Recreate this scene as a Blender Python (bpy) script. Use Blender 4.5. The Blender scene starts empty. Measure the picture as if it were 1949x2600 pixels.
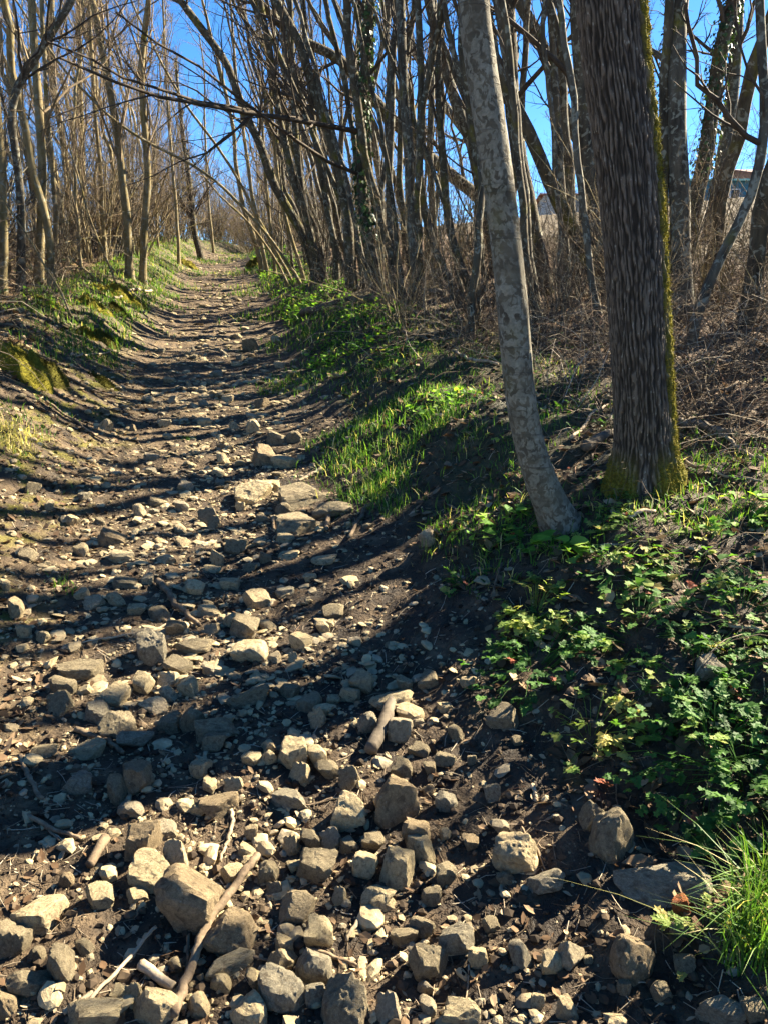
import bpy, math, random
import numpy as np
from mathutils import Matrix

SEED = 7
rng = np.random.default_rng(SEED)
random.seed(SEED)
scene = bpy.context.scene
COL = scene.collection
R = math.radians

# ------------------------------------------------------------------ camera
CAM_H, PITCH, HFOV = 1.6, R(15.0), R(54.0)
cam_d = bpy.data.cameras.new("camera")
cam_d.sensor_fit = 'HORIZONTAL'
cam_d.angle = HFOV
cam_d.clip_start = 0.05
cam_d.clip_end = 3000
cam = bpy.data.objects.new("camera", cam_d)
COL.objects.link(cam)
cam.location = (0, 0, CAM_H)
cam.rotation_euler = (R(90) - PITCH, 0, 0)
scene.camera = cam
scene.render.resolution_x, scene.render.resolution_y = 767, 1024

# ------------------------------------------------------------------ sky, sun, exposure
SUN_AZ, SUN_EL = R(57.0), R(36.0)          # azimuth from +Y towards +X
world = bpy.data.worlds.new("World")
scene.world = world
world.use_nodes = True
wt = world.node_tree
sky = wt.nodes.new("ShaderNodeTexSky")
sky.sky_type = 'NISHITA'
sky.sun_disc = False
sky.sun_elevation = SUN_EL
sky.sun_rotation = SUN_AZ
sky.altitude = 600
sky.air_density = 0.72
sky.dust_density = 0.15
sky.ozone_density = 4.0
hs = wt.nodes.new("ShaderNodeHueSaturation")
hs.inputs['Saturation'].default_value = 1.22
wt.links.new(sky.outputs[0], hs.inputs['Color'])
bg = wt.nodes["Background"]
bg.inputs[1].default_value = 0.05
wt.links.new(hs.outputs[0], bg.inputs[0])

sun_d = bpy.data.lights.new("sun", 'SUN')
sun_d.energy = 5.0
sun_d.angle = R(0.5)
sun_d.color = (1.0, 0.885, 0.68)
sun = bpy.data.objects.new("sun", sun_d)
COL.objects.link(sun)
sun.location = (30, 20, 40)
sun.rotation_euler = (R(90) - SUN_EL, 0, math.pi - SUN_AZ)
SUN_DIR = np.array([math.sin(SUN_AZ) * math.cos(SUN_EL), math.cos(SUN_AZ) * math.cos(SUN_EL), math.sin(SUN_EL)])

vs = scene.view_settings
vs.view_transform = 'Standard'
vs.look = 'None'
vs.exposure = 2.6
vs.gamma = 1.0
scene.cycles.max_bounces = 4
scene.cycles.diffuse_bounces = 2
scene.cycles.glossy_bounces = 1
scene.cycles.transmission_bounces = 2
scene.cycles.use_adaptive_sampling = True
scene.cycles.adaptive_threshold = 0.03
scene.cycles.transparent_max_bounces = 4
scene.cycles.use_denoising = True

# ------------------------------------------------------------------ numpy noise
_perm = np.random.default_rng(11).permutation(4096)


def _h(ix, iy, iz):
    a = _perm[(ix & 4095)]
    a = _perm[(a + iy) & 4095]
    a = _perm[(a + iz) & 4095]
    return a


_gr = np.random.default_rng(5).normal(size=(4096, 3))
_gr /= np.linalg.norm(_gr, axis=1)[:, None]


def noise(x, y, z=0.0):
    x, y, z = np.broadcast_arrays(np.asarray(x, float), np.asarray(y, float), np.asarray(z, float))
    xi, yi, zi = np.floor(x).astype(int), np.floor(y).astype(int), np.floor(z).astype(int)
    xf, yf, zf = x - xi, y - yi, z - zi
    u, v, w = [t * t * t * (t * (t * 6 - 15) + 10) for t in (xf, yf, zf)]
    out = 0
    for dx in (0, 1):
        wx = u if dx else 1 - u
        for dy in (0, 1):
            wy = v if dy else 1 - v
            for dz in (0, 1):
                wz = w if dz else 1 - w
                g = _gr[_h(xi + dx, yi + dy, zi + dz)]
                out = out + wx * wy * wz * (g[..., 0] * (xf - dx) + g[..., 1] * (yf - dy) + g[..., 2] * (zf - dz))
    return out * 1.5


def fbm(x, y, z=0.0, o=3, gain=0.5):
    s, a, f = 0, 1.0, 1.0
    for i in range(o):
        s = s + a * noise(x * f + 17.3 * i, y * f - 9.1 * i, np.asarray(z) * f)
        a *= gain
        f *= 2.03
    return s


def sstep(a, b, x):
    t = np.clip((x - a) / (b - a), 0, 1)
    return t * t * (3 - 2 * t)


# ------------------------------------------------------------------ terrain
def xc(y):
    y = np.asarray(y, float)
    return -0.2 - 0.2 * np.clip(y, -20, 34) + 0.10 * np.clip(y - 26, 0, 14) * np.clip(y - 26, 0, 14) * 0.05


def pu(x, y):
    return (np.asarray(x, float) - xc(y)) * 0.98


def ground(x, y, detail=True):
    x = np.asarray(x, float)
    y = np.asarray(y, float)
    u = pu(x, y)
    zl = np.where(y < 28, 0.12 * np.clip(y, -12, 28), 3.36 + 0.12 * 12 * (1 - np.exp(-np.clip(y - 28, 0, 400) / 12)))
    wob = 0.18 * noise(y * 0.45, 3.3) + 0.07 * noise(y * 1.7, 8.1)
    ur = u + wob
    ul = -u + wob
    right = 0.40 * sstep(0.75, 1.9, ur) + 0.10 * np.clip(ur - 1.5, 0, 10) + 0.085 * np.clip(ur - 11.5, 0, 30)
    right = right * (0.6 + 0.4 * sstep(0.5, 3.5, y)) - 0.02 * np.clip(ur - 55, 0, 60)
    left = 0.62 * sstep(0.55, 1.9, ul) + 0.06 * np.clip(ul - 1.8, 0, 3.5) - 0.10 * np.clip(ul - 8, 0, 30)
    z = zl + right + left
    inp = sstep(1.3, 0.6, np.abs(u))
    z = z - 0.05 * inp * sstep(0.9, 0.0, np.abs(u - 0.15))
    if detail:
        near = sstep(60, 10, y)
        z = z + near * (0.05 * noise(x * 1.1, y * 1.1) + 0.030 * noise(x * 3.1, y * 3.1, 4.0))
        z = z + near * (0.016 * noise(x * 8, y * 8, 1.5) + 0.009 * noise(x * 19, y * 19, 2.5))
        z = z + (1 - inp) * near * (0.05 * noise(x * 2.2, y * 2.2, 9.0) + 0.030 * noise(x * 5.3, y * 5.3, 7.0) + 0.018 * noise(x * 12, y * 12, 5.0))
    return z


def gnormal(x, y):
    e = 0.06
    dx = (ground(x + e, y) - ground(x - e, y)) / (2 * e)
    dy = (ground(x, y + e) - ground(x, y - e)) / (2 * e)
    n = np.stack([-dx, -dy, np.ones_like(dx)], -1)
    return n / np.linalg.norm(n, axis=-1, keepdims=True)


# measured positions: a point of the photo (1949 x 2600) becomes a place on the ground
FPX = (1949 / 2) / math.tan(HFOV / 2)
CP, SP = math.cos(PITCH), math.sin(PITCH)


def ray(u, v):
    a = (u - 974.5) / FPX
    b = (1300 - v) / FPX
    d = np.array([a, CP + b * SP, -SP + b * CP])
    return d / np.linalg.norm(d)


def hit(u, v, tmax=80):
    d = ray(u, v)
    t = np.concatenate([np.arange(0.8, 12, 0.03), np.arange(12, tmax, 0.15)])
    P = np.array([0, 0, CAM_H]) + t[:, None] * d
    below = P[:, 2] < ground(P[:, 0], P[:, 1])
    i = int(np.argmax(below)) if below.any() else len(t) - 1
    lo, hi = t[max(i - 1, 0)], t[i]
    for _ in range(12):
        m = (lo + hi) / 2
        p = np.array([0, 0, CAM_H]) + m * d
        if p[2] < float(ground(p[0], p[1])):
            hi = m
        else:
            lo = m
    p = np.array([0, 0, CAM_H]) + hi * d
    return p


def depth_of(p):
    return p[1] * CP - (p[2] - CAM_H) * SP


def on_plane(u, v, Y):
    d = ray(u, v)
    return np.array([0, 0, CAM_H]) + d * (Y / d[1])


# ------------------------------------------------------------------ mesh helpers
def mesh_np(name, V, F, smooth=True, attrs=None):
    """F: list of (n,k) int arrays"""
    me = bpy.data.meshes.new(name)
    V = np.ascontiguousarray(V, dtype=np.float32)
    F = [np.asarray(f, dtype=np.int32) for f in F if len(f)]
    nl = sum(f.size for f in F)
    npoly = sum(len(f) for f in F)
    me.vertices.add(len(V))
    me.vertices.foreach_set("co", V.ravel())
    me.loops.add(nl)
    me.loops.foreach_set("vertex_index", np.concatenate([f.ravel() for f in F]))
    me.polygons.add(npoly)
    tot = np.concatenate([np.full(len(f), f.shape[1], np.int32) for f in F])
    st = np.concatenate([[0], np.cumsum(tot)[:-1]]).astype(np.int32)
    me.polygons.foreach_set("loop_start", st)
    me.polygons.foreach_set("loop_total", tot)
    me.polygons.foreach_set("use_smooth", np.full(npoly, smooth, dtype=bool))
    for k, a in (attrs or {}).items():
        at = me.attributes.new(k, 'FLOAT', 'POINT')
        at.data.foreach_set("value", np.ascontiguousarray(a, dtype=np.float32))
    me.update(calc_edges=True)
    return me


def link(name, me, mat=None, parent=None, loc=None):
    o = bpy.data.objects.new(name, me)
    COL.objects.link(o)
    if mat is not None and me is not None and len(me.materials) == 0:
        me.materials.append(mat)
    if parent is not None:
        o.parent = parent
    if loc is not None:
        o.location = loc
    return o


def tag(o, label=None, cat=None, group=None, kind=None):
    if label:
        o["label"] = label
    if cat:
        o["category"] = cat
    if group:
        o["group"] = group
    if kind:
        o["kind"] = kind
    return o


def empty(name, loc, rz=0.0):
    o = bpy.data.objects.new(name, None)
    COL.objects.link(o)
    o.location = loc
    o.rotation_euler = (0, 0, rz)
    o.empty_display_size = 0.1
    return o


class Acc:
    def __init__(s):
        s.V, s.Q, s.T, s.A, s.n = [], [], [], [], 0

    def add(s, V, quads=None, tris=None, a=None):
        V = np.asarray(V, float).reshape(-1, 3)
        if quads is not None and len(quads):
            s.Q.append(np.asarray(quads).reshape(-1, 4) + s.n)
        if tris is not None and len(tris):
            s.T.append(np.asarray(tris).reshape(-1, 3) + s.n)
        s.A.append(np.zeros(len(V)) if a is None else np.broadcast_to(np.asarray(a, float), (len(V),)))
        s.V.append(V)
        s.n += len(V)

    def mesh(s, name, smooth=True, off=None):
        V = np.concatenate(s.V)
        if off is not None:
            V = V - np.asarray(off)
        F = []
        if s.Q:
            F.append(np.concatenate(s.Q))
        if s.T:
            F.append(np.concatenate(s.T))
        return mesh_np(name, V, F, smooth, {"tint": np.concatenate(s.A)})


def norm(v):
    return v / np.maximum(np.linalg.norm(v, axis=-1, keepdims=True), 1e-9)


def tubes(P, Rad, k, acc, a=None, cap=False):
    """P (T,n,3), Rad (T,n): T tubes with k sides each"""
    P = np.asarray(P, float)
    Rad = np.asarray(Rad, float)
    T, n, _ = P.shape
    tan = norm(np.gradient(P, axis=1))
    ref = np.zeros((T, 1, 3))
    mt = np.abs(tan.mean(axis=1))
    ref[np.arange(T), 0, np.argmin(mt, axis=1)] = 1
    N = norm(np.cross(tan, np.broadcast_to(ref, tan.shape)))
    B = np.cross(tan, N)
    ang = np.arange(k) * 2 * math.pi / k
    ring = N[:, :, None, :] * np.cos(ang)[None, None, :, None] + B[:, :, None, :] * np.sin(ang)[None, None, :, None]
    V = P[:, :, None, :] + ring * Rad[:, :, None, None]
    idx = np.arange(T * n * k).reshape(T, n, k)
    nx = np.roll(idx, -1, axis=2)
    q = np.stack([idx[:, :-1], nx[:, :-1], nx[:, 1:], idx[:, 1:]], -1).reshape(-1, 4)
    tris = None
    if cap:
        fans = []
        for ring_i, flip in ((0, True), (n - 1, False)):
            r0 = idx[:, ring_i]
            for j in range(1, k - 1):
                t = np.stack([r0[:, 0], r0[:, j], r0[:, j + 1]], -1)
                fans.append(t[:, ::-1] if flip else t)
        tris = np.concatenate(fans)
    if a is not None:
        a = np.repeat(np.asarray(a, float), n * k)
    acc.add(V.reshape(-1, 3), q, tris, a)


def resample(pts, n):
    pts = np.asarray(pts, float)
    d = np.concatenate([[0], np.cumsum(np.linalg.norm(np.diff(pts, axis=0), axis=1))])
    s = np.linspace(0, d[-1], n)
    out = np.stack([np.interp(s, d, pts[:, i]) for i in range(3)], -1)
    for _ in range(2):                       # soften the corners
        m = out.copy()
        m[1:-1] = 0.25 * out[:-2] + 0.5 * out[1:-1] + 0.25 * out[2:]
        out = m
    return out


def spawn(P, Rad, count, tmin, tmax, lf, ang, rf, n, wob, up, g, lmin=0.05, taper=0.25, rmin=0.0012):
    """children of every tube of P; returns child P, Rad"""
    T, m, _ = P.shape
    t = g.uniform(tmin, tmax, (T, count))
    f = t * (m - 1)
    i = np.minimum(f.astype(int), m - 2)
    w = (f - i)[..., None]
    row = np.arange(T)[:, None]
    p = P[row, i] * (1 - w) + P[row, i + 1] * w
    tan = norm(P[row, i + 1] - P[row, i])
    r = Rad[row, i] * (1 - w[..., 0]) + Rad[row, i + 1] * w[..., 0]
    L = np.linalg.norm(np.diff(P, axis=1), axis=2).sum(1)[:, None]
    ln = np.maximum(L * lf * (1.15 - 0.7 * t) * g.uniform(0.55, 1.25, t.shape), lmin)
    perp = norm(np.cross(tan, g.normal(size=tan.shape)))
    a = ang * g.uniform(0.65, 1.3, t.shape)[..., None]
    d = norm(tan * np.cos(a) + perp * np.sin(a) + np.array([0, 0, up]))
    T2 = T * count
    p, d, ln, r = p.reshape(T2, 3), d.reshape(T2, 3), ln.reshape(T2), r.reshape(T2)
    step = ln / (n - 1)
    out = np.zeros((T2, n, 3))
    out[:, 0] = p
    for j in range(1, n):
        d = norm(d + g.normal(size=d.shape) * wob + np.array([0, 0, up * 0.35]))
        out[:, j] = out[:, j - 1] + d * step[:, None]
    r0 = np.maximum(r * rf, rmin)
    Rn = r0[:, None] * np.linspace(1, taper, n)[None, :]
    return out, np.maximum(Rn, rmin * 0.7)


# ------------------------------------------------------------------ materials
class NT:
    def __init__(s, name):
        s.m = bpy.data.materials.new(name)
        s.m.use_nodes = True
        s.t = s.m.node_tree
        s.b = s.t.nodes["Principled BSDF"]
        s.out = s.t.nodes["Material Output"]
        s._tc = None

    def n(s, typ, **kw):
        nd = s.t.nodes.new(typ)
        for k, v in kw.items():
            setattr(nd, k, v)
        return nd

    def l(s, a, b):
        s.t.links.new(a, b)

    def obj(s):
        if s._tc is None:
            s._tc = s.n("ShaderNodeTexCoord")
        return s._tc.outputs['Object']

    def attr(s, name):
        a = s.n("ShaderNodeAttribute", attribute_name=name)
        return a.outputs['Fac']

    def rand(s):
        return s.n("ShaderNodeObjectInfo").outputs['Random']

    def mapped(s, scale=(1, 1, 1), src=None):
        mp = s.n("ShaderNodeMapping")
        s.l(src or s.obj(), mp.inputs['Vector'])
        mp.inputs['Scale'].default_value = scale
        return mp.outputs[0]

    def noise(s, scale, detail=4, rough=0.55, src=None, dist=0.0):
        nd = s.n("ShaderNodeTexNoise")
        s.l(src or s.obj(), nd.inputs['Vector'])
        nd.inputs['Scale'].default_value = scale
        nd.inputs['Detail'].default_value = detail
        nd.inputs['Roughness'].default_value = rough
        nd.inputs['Distortion'].default_value = dist
        return nd.outputs['Fac']

    def vor(s, scale, src=None, feature='F1', rnd=1.0):
        nd = s.n("ShaderNodeTexVoronoi", feature=feature)
        s.l(src or s.obj(), nd.inputs['Vector'])
        nd.inputs['Scale'].default_value = scale
        nd.inputs['Randomness'].default_value = rnd
        return nd.outputs['Distance']

    def ramp(s, f, stops, interp='LINEAR'):
        r = s.n("ShaderNodeValToRGB")
        r.color_ramp.interpolation = interp
        e = r.color_ramp.elements
        while len(e) < len(stops):
            e.new(0.5)
        for el, (p, c) in zip(e, stops):
            el.position = p
            el.color = (c, c, c, 1) if isinstance(c, (int, float)) else (*c, 1)
        s.l(f, r.inputs[0])
        return r.outputs[0]

    def mix(s, f, a, b, mode='MIX'):
        m = s.n("ShaderNodeMix", data_type='RGBA', blend_type=mode)
        for val, sock in ((f, m.inputs[0]), (a, m.inputs[6]), (b, m.inputs[7])):
            if isinstance(val, (int, float)):
                sock.default_value = val if sock.type == 'VALUE' else (val, val, val, 1)
            elif isinstance(val, tuple):
                sock.default_value = (*val, 1)
            else:
                s.l(val, sock)
        return m.outputs[2]

    def math(s, op, a, b=0.0):
        m = s.n("ShaderNodeMath", operation=op)
        for val, sock in ((a, m.inputs[0]), (b, m.inputs[1])):
            if isinstance(val, (int, float)):
                sock.default_value = val
            else:
                s.l(val, sock)
        return m.outputs[0]

    def bump(s, h, strength=0.5, dist=0.01, prev=None):
        b = s.n("ShaderNodeBump")
        b.inputs['Strength'].default_value = strength
        b.inputs['Distance'].default_value = dist
        s.l(h, b.inputs['Height'])
        if prev is not None:
            s.l(prev, b.inputs['Normal'])
        return b.outputs[0]

    def done(s, color, rough=0.85, normal=None, spec=0.3, transl=0.0, tcol=None):
        if isinstance(color, tuple):
            s.b.inputs['Base Color'].default_value = (*color, 1)
        else:
            s.l(color, s.b.inputs['Base Color'])
        if isinstance(rough, (int, float)):
            s.b.inputs['Roughness'].default_value = rough
        else:
            s.l(rough, s.b.inputs['Roughness'])
        s.b.inputs['Specular IOR Level'].default_value = spec
        if normal is not None:
            s.l(normal, s.b.inputs['Normal'])
        if transl > 0:
            tr = s.n("ShaderNodeBsdfTranslucent")
            if tcol is None:
                tcol = color
            if isinstance(tcol, tuple):
                tr.inputs['Color'].default_value = (*tcol, 1)
            else:
                s.l(tcol, tr.inputs['Color'])
            mx = s.n("ShaderNodeMixShader")
            mx.inputs[0].default_value = transl
            s.l(s.b.outputs[0], mx.inputs[1])
            s.l(tr.outputs[0], mx.inputs[2])
            s.l(mx.outputs[0], s.out.inputs['Surface'])
        return s.m


def mat_ground():
    m = NT("soil")
    n1 = m.noise(1.3, 6)
    n2 = m.noise(9, 6, 0.65)
    n3 = m.noise(55, 4, 0.7)
    mud = m.ramp(n2, [(0.30, (0.011, 0.008, 0.0055)), (0.48, (0.042, 0.029, 0.018)), (0.70, (0.13, 0.092, 0.056))])
    dry = m.ramp(n2, [(0.30, (0.026, 0.018, 0.010)), (0.5, (0.085, 0.059, 0.034)), (0.72, (0.22, 0.16, 0.092))])
    mossc = m.ramp(n3, [(0.3, (0.05, 0.05, 0.008)), (0.7, (0.17, 0.15, 0.022))])
    lit = m.ramp(n3, [(0.3, (0.045, 0.026, 0.014)), (0.55, (0.13, 0.080, 0.045)), (0.75, (0.25, 0.18, 0.11))])
    grs = m.ramp(n3, [(0.3, (0.02, 0.035, 0.008)), (0.7, (0.07, 0.10, 0.02))])
    fld = m.ramp(m.noise(3.5, 6, 0.7), [(0.3, (0.045, 0.040, 0.018)), (0.55, (0.11, 0.08, 0.045)), (0.75, (0.17, 0.125, 0.07))])
    c = m.mix(m.attr("dry"), mud, dry)
    c = m.mix(m.attr("litter"), c, lit)
    mm = m.math('MULTIPLY', m.attr("moss"), m.ramp(m.noise(4.5, 5, 0.6), [(0.50, 0.0), (0.60, 0.9)]))
    c = m.mix(mm, c, mossc)
    c = m.mix(m.attr("green"), c, grs)
    c = m.mix(m.attr("field"), c, fld)
    # specks of grit and straw
    sp = m.ramp(m.vor(70), [(0.10, 1.0), (0.22, 0.0)])
    c = m.mix(m.math('MULTIPLY', sp, m.ramp(m.noise(6, 3), [(0.45, 0.0), (0.65, 0.7)])), c, (0.26, 0.20, 0.13))
    b = m.bump(n2, 0.8, 0.05)
    b = m.bump(m.noise(24, 5, 0.7), 0.8, 0.02, b)
    b = m.bump(n3, 0.8, 0.012, b)
    b = m.bump(m.noise(190, 3, 0.6), 0.4, 0.003, b)
    rg = m.ramp(n2, [(0.35, 0.62), (0.6, 0.95)])
    return m.done(c, rg, b, 0.25)


def mat_stone(name, stuff=False):
    m = NT(name)
    rnd = m.attr("tint") if stuff else m.rand()
    sc = 1.0
    n1 = m.noise(9, 5, 0.6)
    n2 = m.noise(48, 6, 0.7)
    base = m.ramp(rnd, [(0.0, (0.24, 0.20, 0.14)), (0.2, (0.42, 0.35, 0.23)), (0.45, (0.33, 0.275, 0.185)), (0.65, (0.50, 0.42, 0.275)),
                        (0.85, (0.27, 0.24, 0.19)), (1.0, (0.45, 0.375, 0.26))])
    base = m.mix(1.0, base, (1.0, 0.94, 0.80), 'MULTIPLY')
    c = m.mix(0.9, base, m.ramp(n1, [(0.28, 0.55), (0.7, 1.15)]), 'MULTIPLY')
    c = m.mix(0.6, c, m.ramp(n2, [(0.3, 0.5), (0.68, 1.2)]), 'MULTIPLY')
    # earth stains and a little ochre
    st = m.ramp(m.noise(5.5, 5, 0.65, dist=0.6), [(0.52, 0.0), (0.68, 0.75)])
    c = m.mix(st, c, (0.10, 0.075, 0.05))
    oc = m.ramp(m.noise(12, 4, 0.6, dist=1.2), [(0.6, 0.0), (0.75, 0.5)])
    c = m.mix(oc, c, (0.33, 0.24, 0.10))
    b = m.bump(n1, 0.5, 0.025)
    b = m.bump(n2, 0.65, 0.006, b)
    b = m.bump(m.noise(160, 3, 0.6), 0.35, 0.0015, b)
    return m.done(c, 0.9, b, 0.25)


def mat_colstone(name, c0, c1):
    m = NT(name)
    n1 = m.noise(14, 6, 0.65)
    n2 = m.noise(60, 5, 0.7)
    c = m.mix(1.0, m.ramp(n1, [(0.3, c0), (0.7, c1)]), (1.0, 0.94, 0.80), 'MULTIPLY')
    c = m.mix(0.75, c, m.ramp(n2, [(0.3, 0.4), (0.7, 1.25)]), 'MULTIPLY')
    st = m.ramp(m.noise(6, 5, 0.65, dist=0.7), [(0.50, 0.0), (0.66, 0.7)])
    c = m.mix(st, c, (0.075, 0.055, 0.036))
    sp = m.ramp(m.noise(26, 3, 0.5, dist=0.4), [(0.66, 0.0), (0.72, 0.6)])
    c = m.mix(sp, c, (0.36, 0.34, 0.27))
    b = m.bump(n1, 0.6, 0.03)
    b = m.bump(n2, 0.75, 0.008, b)
    b = m.bump(m.noise(160, 3, 0.6), 0.4, 0.002, b)
    return m.done(c, 0.92, b, 0.2)


def mat_bark(name, dark, light, lichen=0.3, moss=0.25, stretch=0.25, sc=14, bumpd=0.012, mossc=(0.16, 0.14, 0.02)):
    m = NT(name)
    src = m.mapped((1, 1, stretch))
    n1 = m.noise(sc, 6, 0.65, src)
    n2 = m.noise(sc * 4.5, 4, 0.6, src)
    c = m.ramp(n1, [(0.32, dark), (0.68, light)])
    c = m.mix(0.35, c, m.ramp(m.rand(), [(0.0, 0.65), (1.0, 1.25)]), 'MULTIPLY')
    if lichen > 0:
        lf = m.ramp(m.noise(17, 3, 0.5, dist=0.8), [(0.66 - 0.28 * lichen, 0.0), (0.70 - 0.2 * lichen, 0.9)])
        c = m.mix(lf, c, (0.22, 0.215, 0.165))
    if moss > 0:
        mf = m.ramp(m.noise(3.2, 5, 0.6), [(0.68 - 0.3 * moss, 0.0), (0.80 - 0.3 * moss, 0.9)])
        c = m.mix(mf, c, m.ramp(n2, [(0.3, tuple(x * 0.45 for x in mossc)), (0.7, mossc)]))
    b = m.bump(n1, 0.7, bumpd)
    b = m.bump(n2, 0.5, bumpd * 0.3, b)
    return m.done(c, 0.9, b, 0.2)


def mat_pale_bark():
    m = NT("pale_lichen_bark")
    src = m.mapped((1, 1, 0.8))
    nz = m.n("ShaderNodeTexNoise")
    m.l(src, nz.inputs['Vector'])
    nz.inputs['Scale'].default_value = 11
    vm = m.n("ShaderNodeVectorMath", operation='MULTIPLY_ADD')
    m.l(nz.outputs['Color'], vm.inputs[0])
    vm.inputs[1].default_value = (0.06, 0.06, 0.06)
    m.l(src, vm.inputs[2])
    patch = m.ramp(m.noise(46, 4, 0.5, vm.outputs[0], 0.6), [(0.44, 0.0), (0.52, 1.0)])
    msk = m.ramp(m.noise(4.5, 3, 0.5), [(0.33, 0.15), (0.47, 1.0)])
    pf = m.math('MULTIPLY', m.math('MULTIPLY', patch, msk), m.ramp(m.noise(14, 4, 0.6), [(0.3, 0.45), (0.62, 1.0)]))
    n2 = m.noise(70, 5, 0.65)
    base = m.ramp(m.noise(8, 5, 0.6, m.mapped((1, 1, 2.6))), [(0.3, (0.045, 0.037, 0.026)), (0.7, (0.125, 0.106, 0.072))])
    c = m.mix(pf, base, m.ramp(n2, [(0.3, (0.125, 0.114, 0.085)), (0.7, (0.27, 0.248, 0.19))]))
    band = m.ramp(m.noise(6, 4, 0.6, m.mapped((0.5, 0.5, 9))), [(0.60, 0.0), (0.72, 0.75)])
    c = m.mix(band, c, (0.045, 0.038, 0.028))
    mo = m.ramp(m.noise(2.5, 4), [(0.60, 0.0), (0.72, 0.5)])
    c = m.mix(mo, c, (0.10, 0.085, 0.02))
    b = m.bump(pf, 0.35, 0.004)
    b = m.bump(n2, 0.5, 0.003, b)
    b = m.bump(band, 0.5, 0.006, b)
    return m.done(c, 0.88, b, 0.22)


def mat_oak():
    m = NT("furrowed_bark")
    f = m.attr("ridge")
    n2 = m.noise(60, 5, 0.65, m.mapped((1, 1, 0.35)))
    c = m.ramp(f, [(0.0, (0.022, 0.018, 0.014)), (0.45, (0.060, 0.048, 0.037)), (1.0, (0.13, 0.106, 0.082))])
    c = m.mix(0.7, c, m.ramp(n2, [(0.3, 0.5), (0.7, 1.35)]), 'MULTIPLY')
    li = m.ramp(m.noise(75, 3, 0.5, m.mapped((1, 1, 0.6))), [(0.62, 0.0), (0.70, 0.6)])
    li = m.math('MULTIPLY', li, m.ramp(f, [(0.5, 0.0), (0.8, 1.0)]))
    c = m.mix(li, c, (0.30, 0.29, 0.25))
    mo = m.attr("moss")
    c = m.mix(mo, c, m.ramp(m.noise(90, 4, 0.6), [(0.3, (0.05, 0.048, 0.006)), (0.7, (0.20, 0.17, 0.022))]))
    b = m.bump(n2, 0.7, 0.008)
    b = m.bump(m.noise(150, 3, 0.6), 0.4, 0.002, b)
    return m.done(c, 0.9, b, 0.2)


def mat_leaf(name, stops, transl=0.42, rough=0.6, spec=0.18, bright=1.75, tc=(1.25, 1.35, 0.55)):
    m = NT(name)
    a = m.attr("tint")
    c = m.ramp(a, [(p, tuple(x * bright for x in col)) for p, col in stops])
    c = m.mix(0.5, c, m.ramp(m.noise(40, 3), [(0.3, 0.7), (0.7, 1.2)]), 'MULTIPLY')
    t = m.mix(1.0, c, tc, 'MULTIPLY')
    return m.done(c, rough, None, spec, transl, t)


def mat_moss(name, a, b_):
    m = NT(name)
    n = m.noise(90, 5, 0.7)
    n1 = m.noise(11, 4)
    c = m.ramp(n, [(0.28, a), (0.7, b_)])
    c = m.mix(0.6, c, m.ramp(n1, [(0.3, 0.5), (0.7, 1.2)]), 'MULTIPLY')
    b = m.bump(n, 0.9, 0.01)
    return m.done(c, 0.95, b, 0.1, 0.12)


def mat_wood(name, a, b_, sc=20):
    m = NT(name)
    n1 = m.noise(sc, 5, 0.65)
    n2 = m.noise(sc * 5, 4, 0.65)
    c = m.ramp(n1, [(0.3, a), (0.7, b_)])
    c = m.mix(0.5, c, m.ramp(n2, [(0.3, 0.55), (0.7, 1.2)]), 'MULTIPLY')
    c = m.mix(0.5, c, m.ramp(m.rand(), [(0.0, 0.6), (1.0, 1.3)]), 'MULTIPLY')
    b = m.bump(n1, 0.6, 0.006)
    b = m.bump(n2, 0.6, 0.002, b)
    return m.done(c, 0.88, b, 0.2)


def mat_tint(name, stops, rough=0.9, transl=0.0, spec=0.2):
    m = NT(name)
    c = m.ramp(m.attr("tint"), stops)
    c = m.mix(0.5, c, m.ramp(m.noise(60, 4), [(0.3, 0.6), (0.7, 1.2)]), 'MULTIPLY')
    return m.done(c, rough, None, spec, transl)


M = {}
M['soil'] = mat_ground()
M['stone'] = mat_stone("path_stone")
M['gravel'] = mat_stone("gravel_stone", True)
M['shadestone'] = mat_colstone("shade_stone", (0.16, 0.138, 0.10), (0.33, 0.285, 0.205))  # stone colour darkened to stand in for the shade some stones lie in
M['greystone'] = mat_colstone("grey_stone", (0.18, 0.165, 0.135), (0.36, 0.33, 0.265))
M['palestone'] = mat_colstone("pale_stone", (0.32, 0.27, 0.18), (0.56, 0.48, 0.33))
M['brownstone'] = mat_colstone("brown_stone", (0.18, 0.142, 0.095), (0.36, 0.29, 0.20))
M['brickred'] = mat_colstone("brick_fragment", (0.24, 0.075, 0.03), (0.42, 0.15, 0.06))
M['oak'] = mat_oak()
M['pale'] = mat_pale_bark()
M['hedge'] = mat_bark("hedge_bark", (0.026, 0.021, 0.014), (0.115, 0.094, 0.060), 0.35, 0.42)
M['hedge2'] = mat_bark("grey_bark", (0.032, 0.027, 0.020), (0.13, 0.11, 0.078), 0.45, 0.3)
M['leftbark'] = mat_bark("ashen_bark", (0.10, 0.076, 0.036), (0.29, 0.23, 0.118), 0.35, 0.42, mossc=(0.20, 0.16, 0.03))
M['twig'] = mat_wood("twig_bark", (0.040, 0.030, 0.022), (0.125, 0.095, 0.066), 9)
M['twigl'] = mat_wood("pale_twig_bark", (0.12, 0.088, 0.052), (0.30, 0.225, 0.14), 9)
M['stick'] = mat_wood("dead_stick", (0.075, 0.052, 0.034), (0.25, 0.185, 0.115), 25)
M['stickp'] = mat_wood("bleached_stick", (0.18, 0.135, 0.085), (0.42, 0.34, 0.23), 25)
M['log'] = mat_wood("dead_log", (0.06, 0.048, 0.036), (0.21, 0.17, 0.12), 12)
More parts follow.
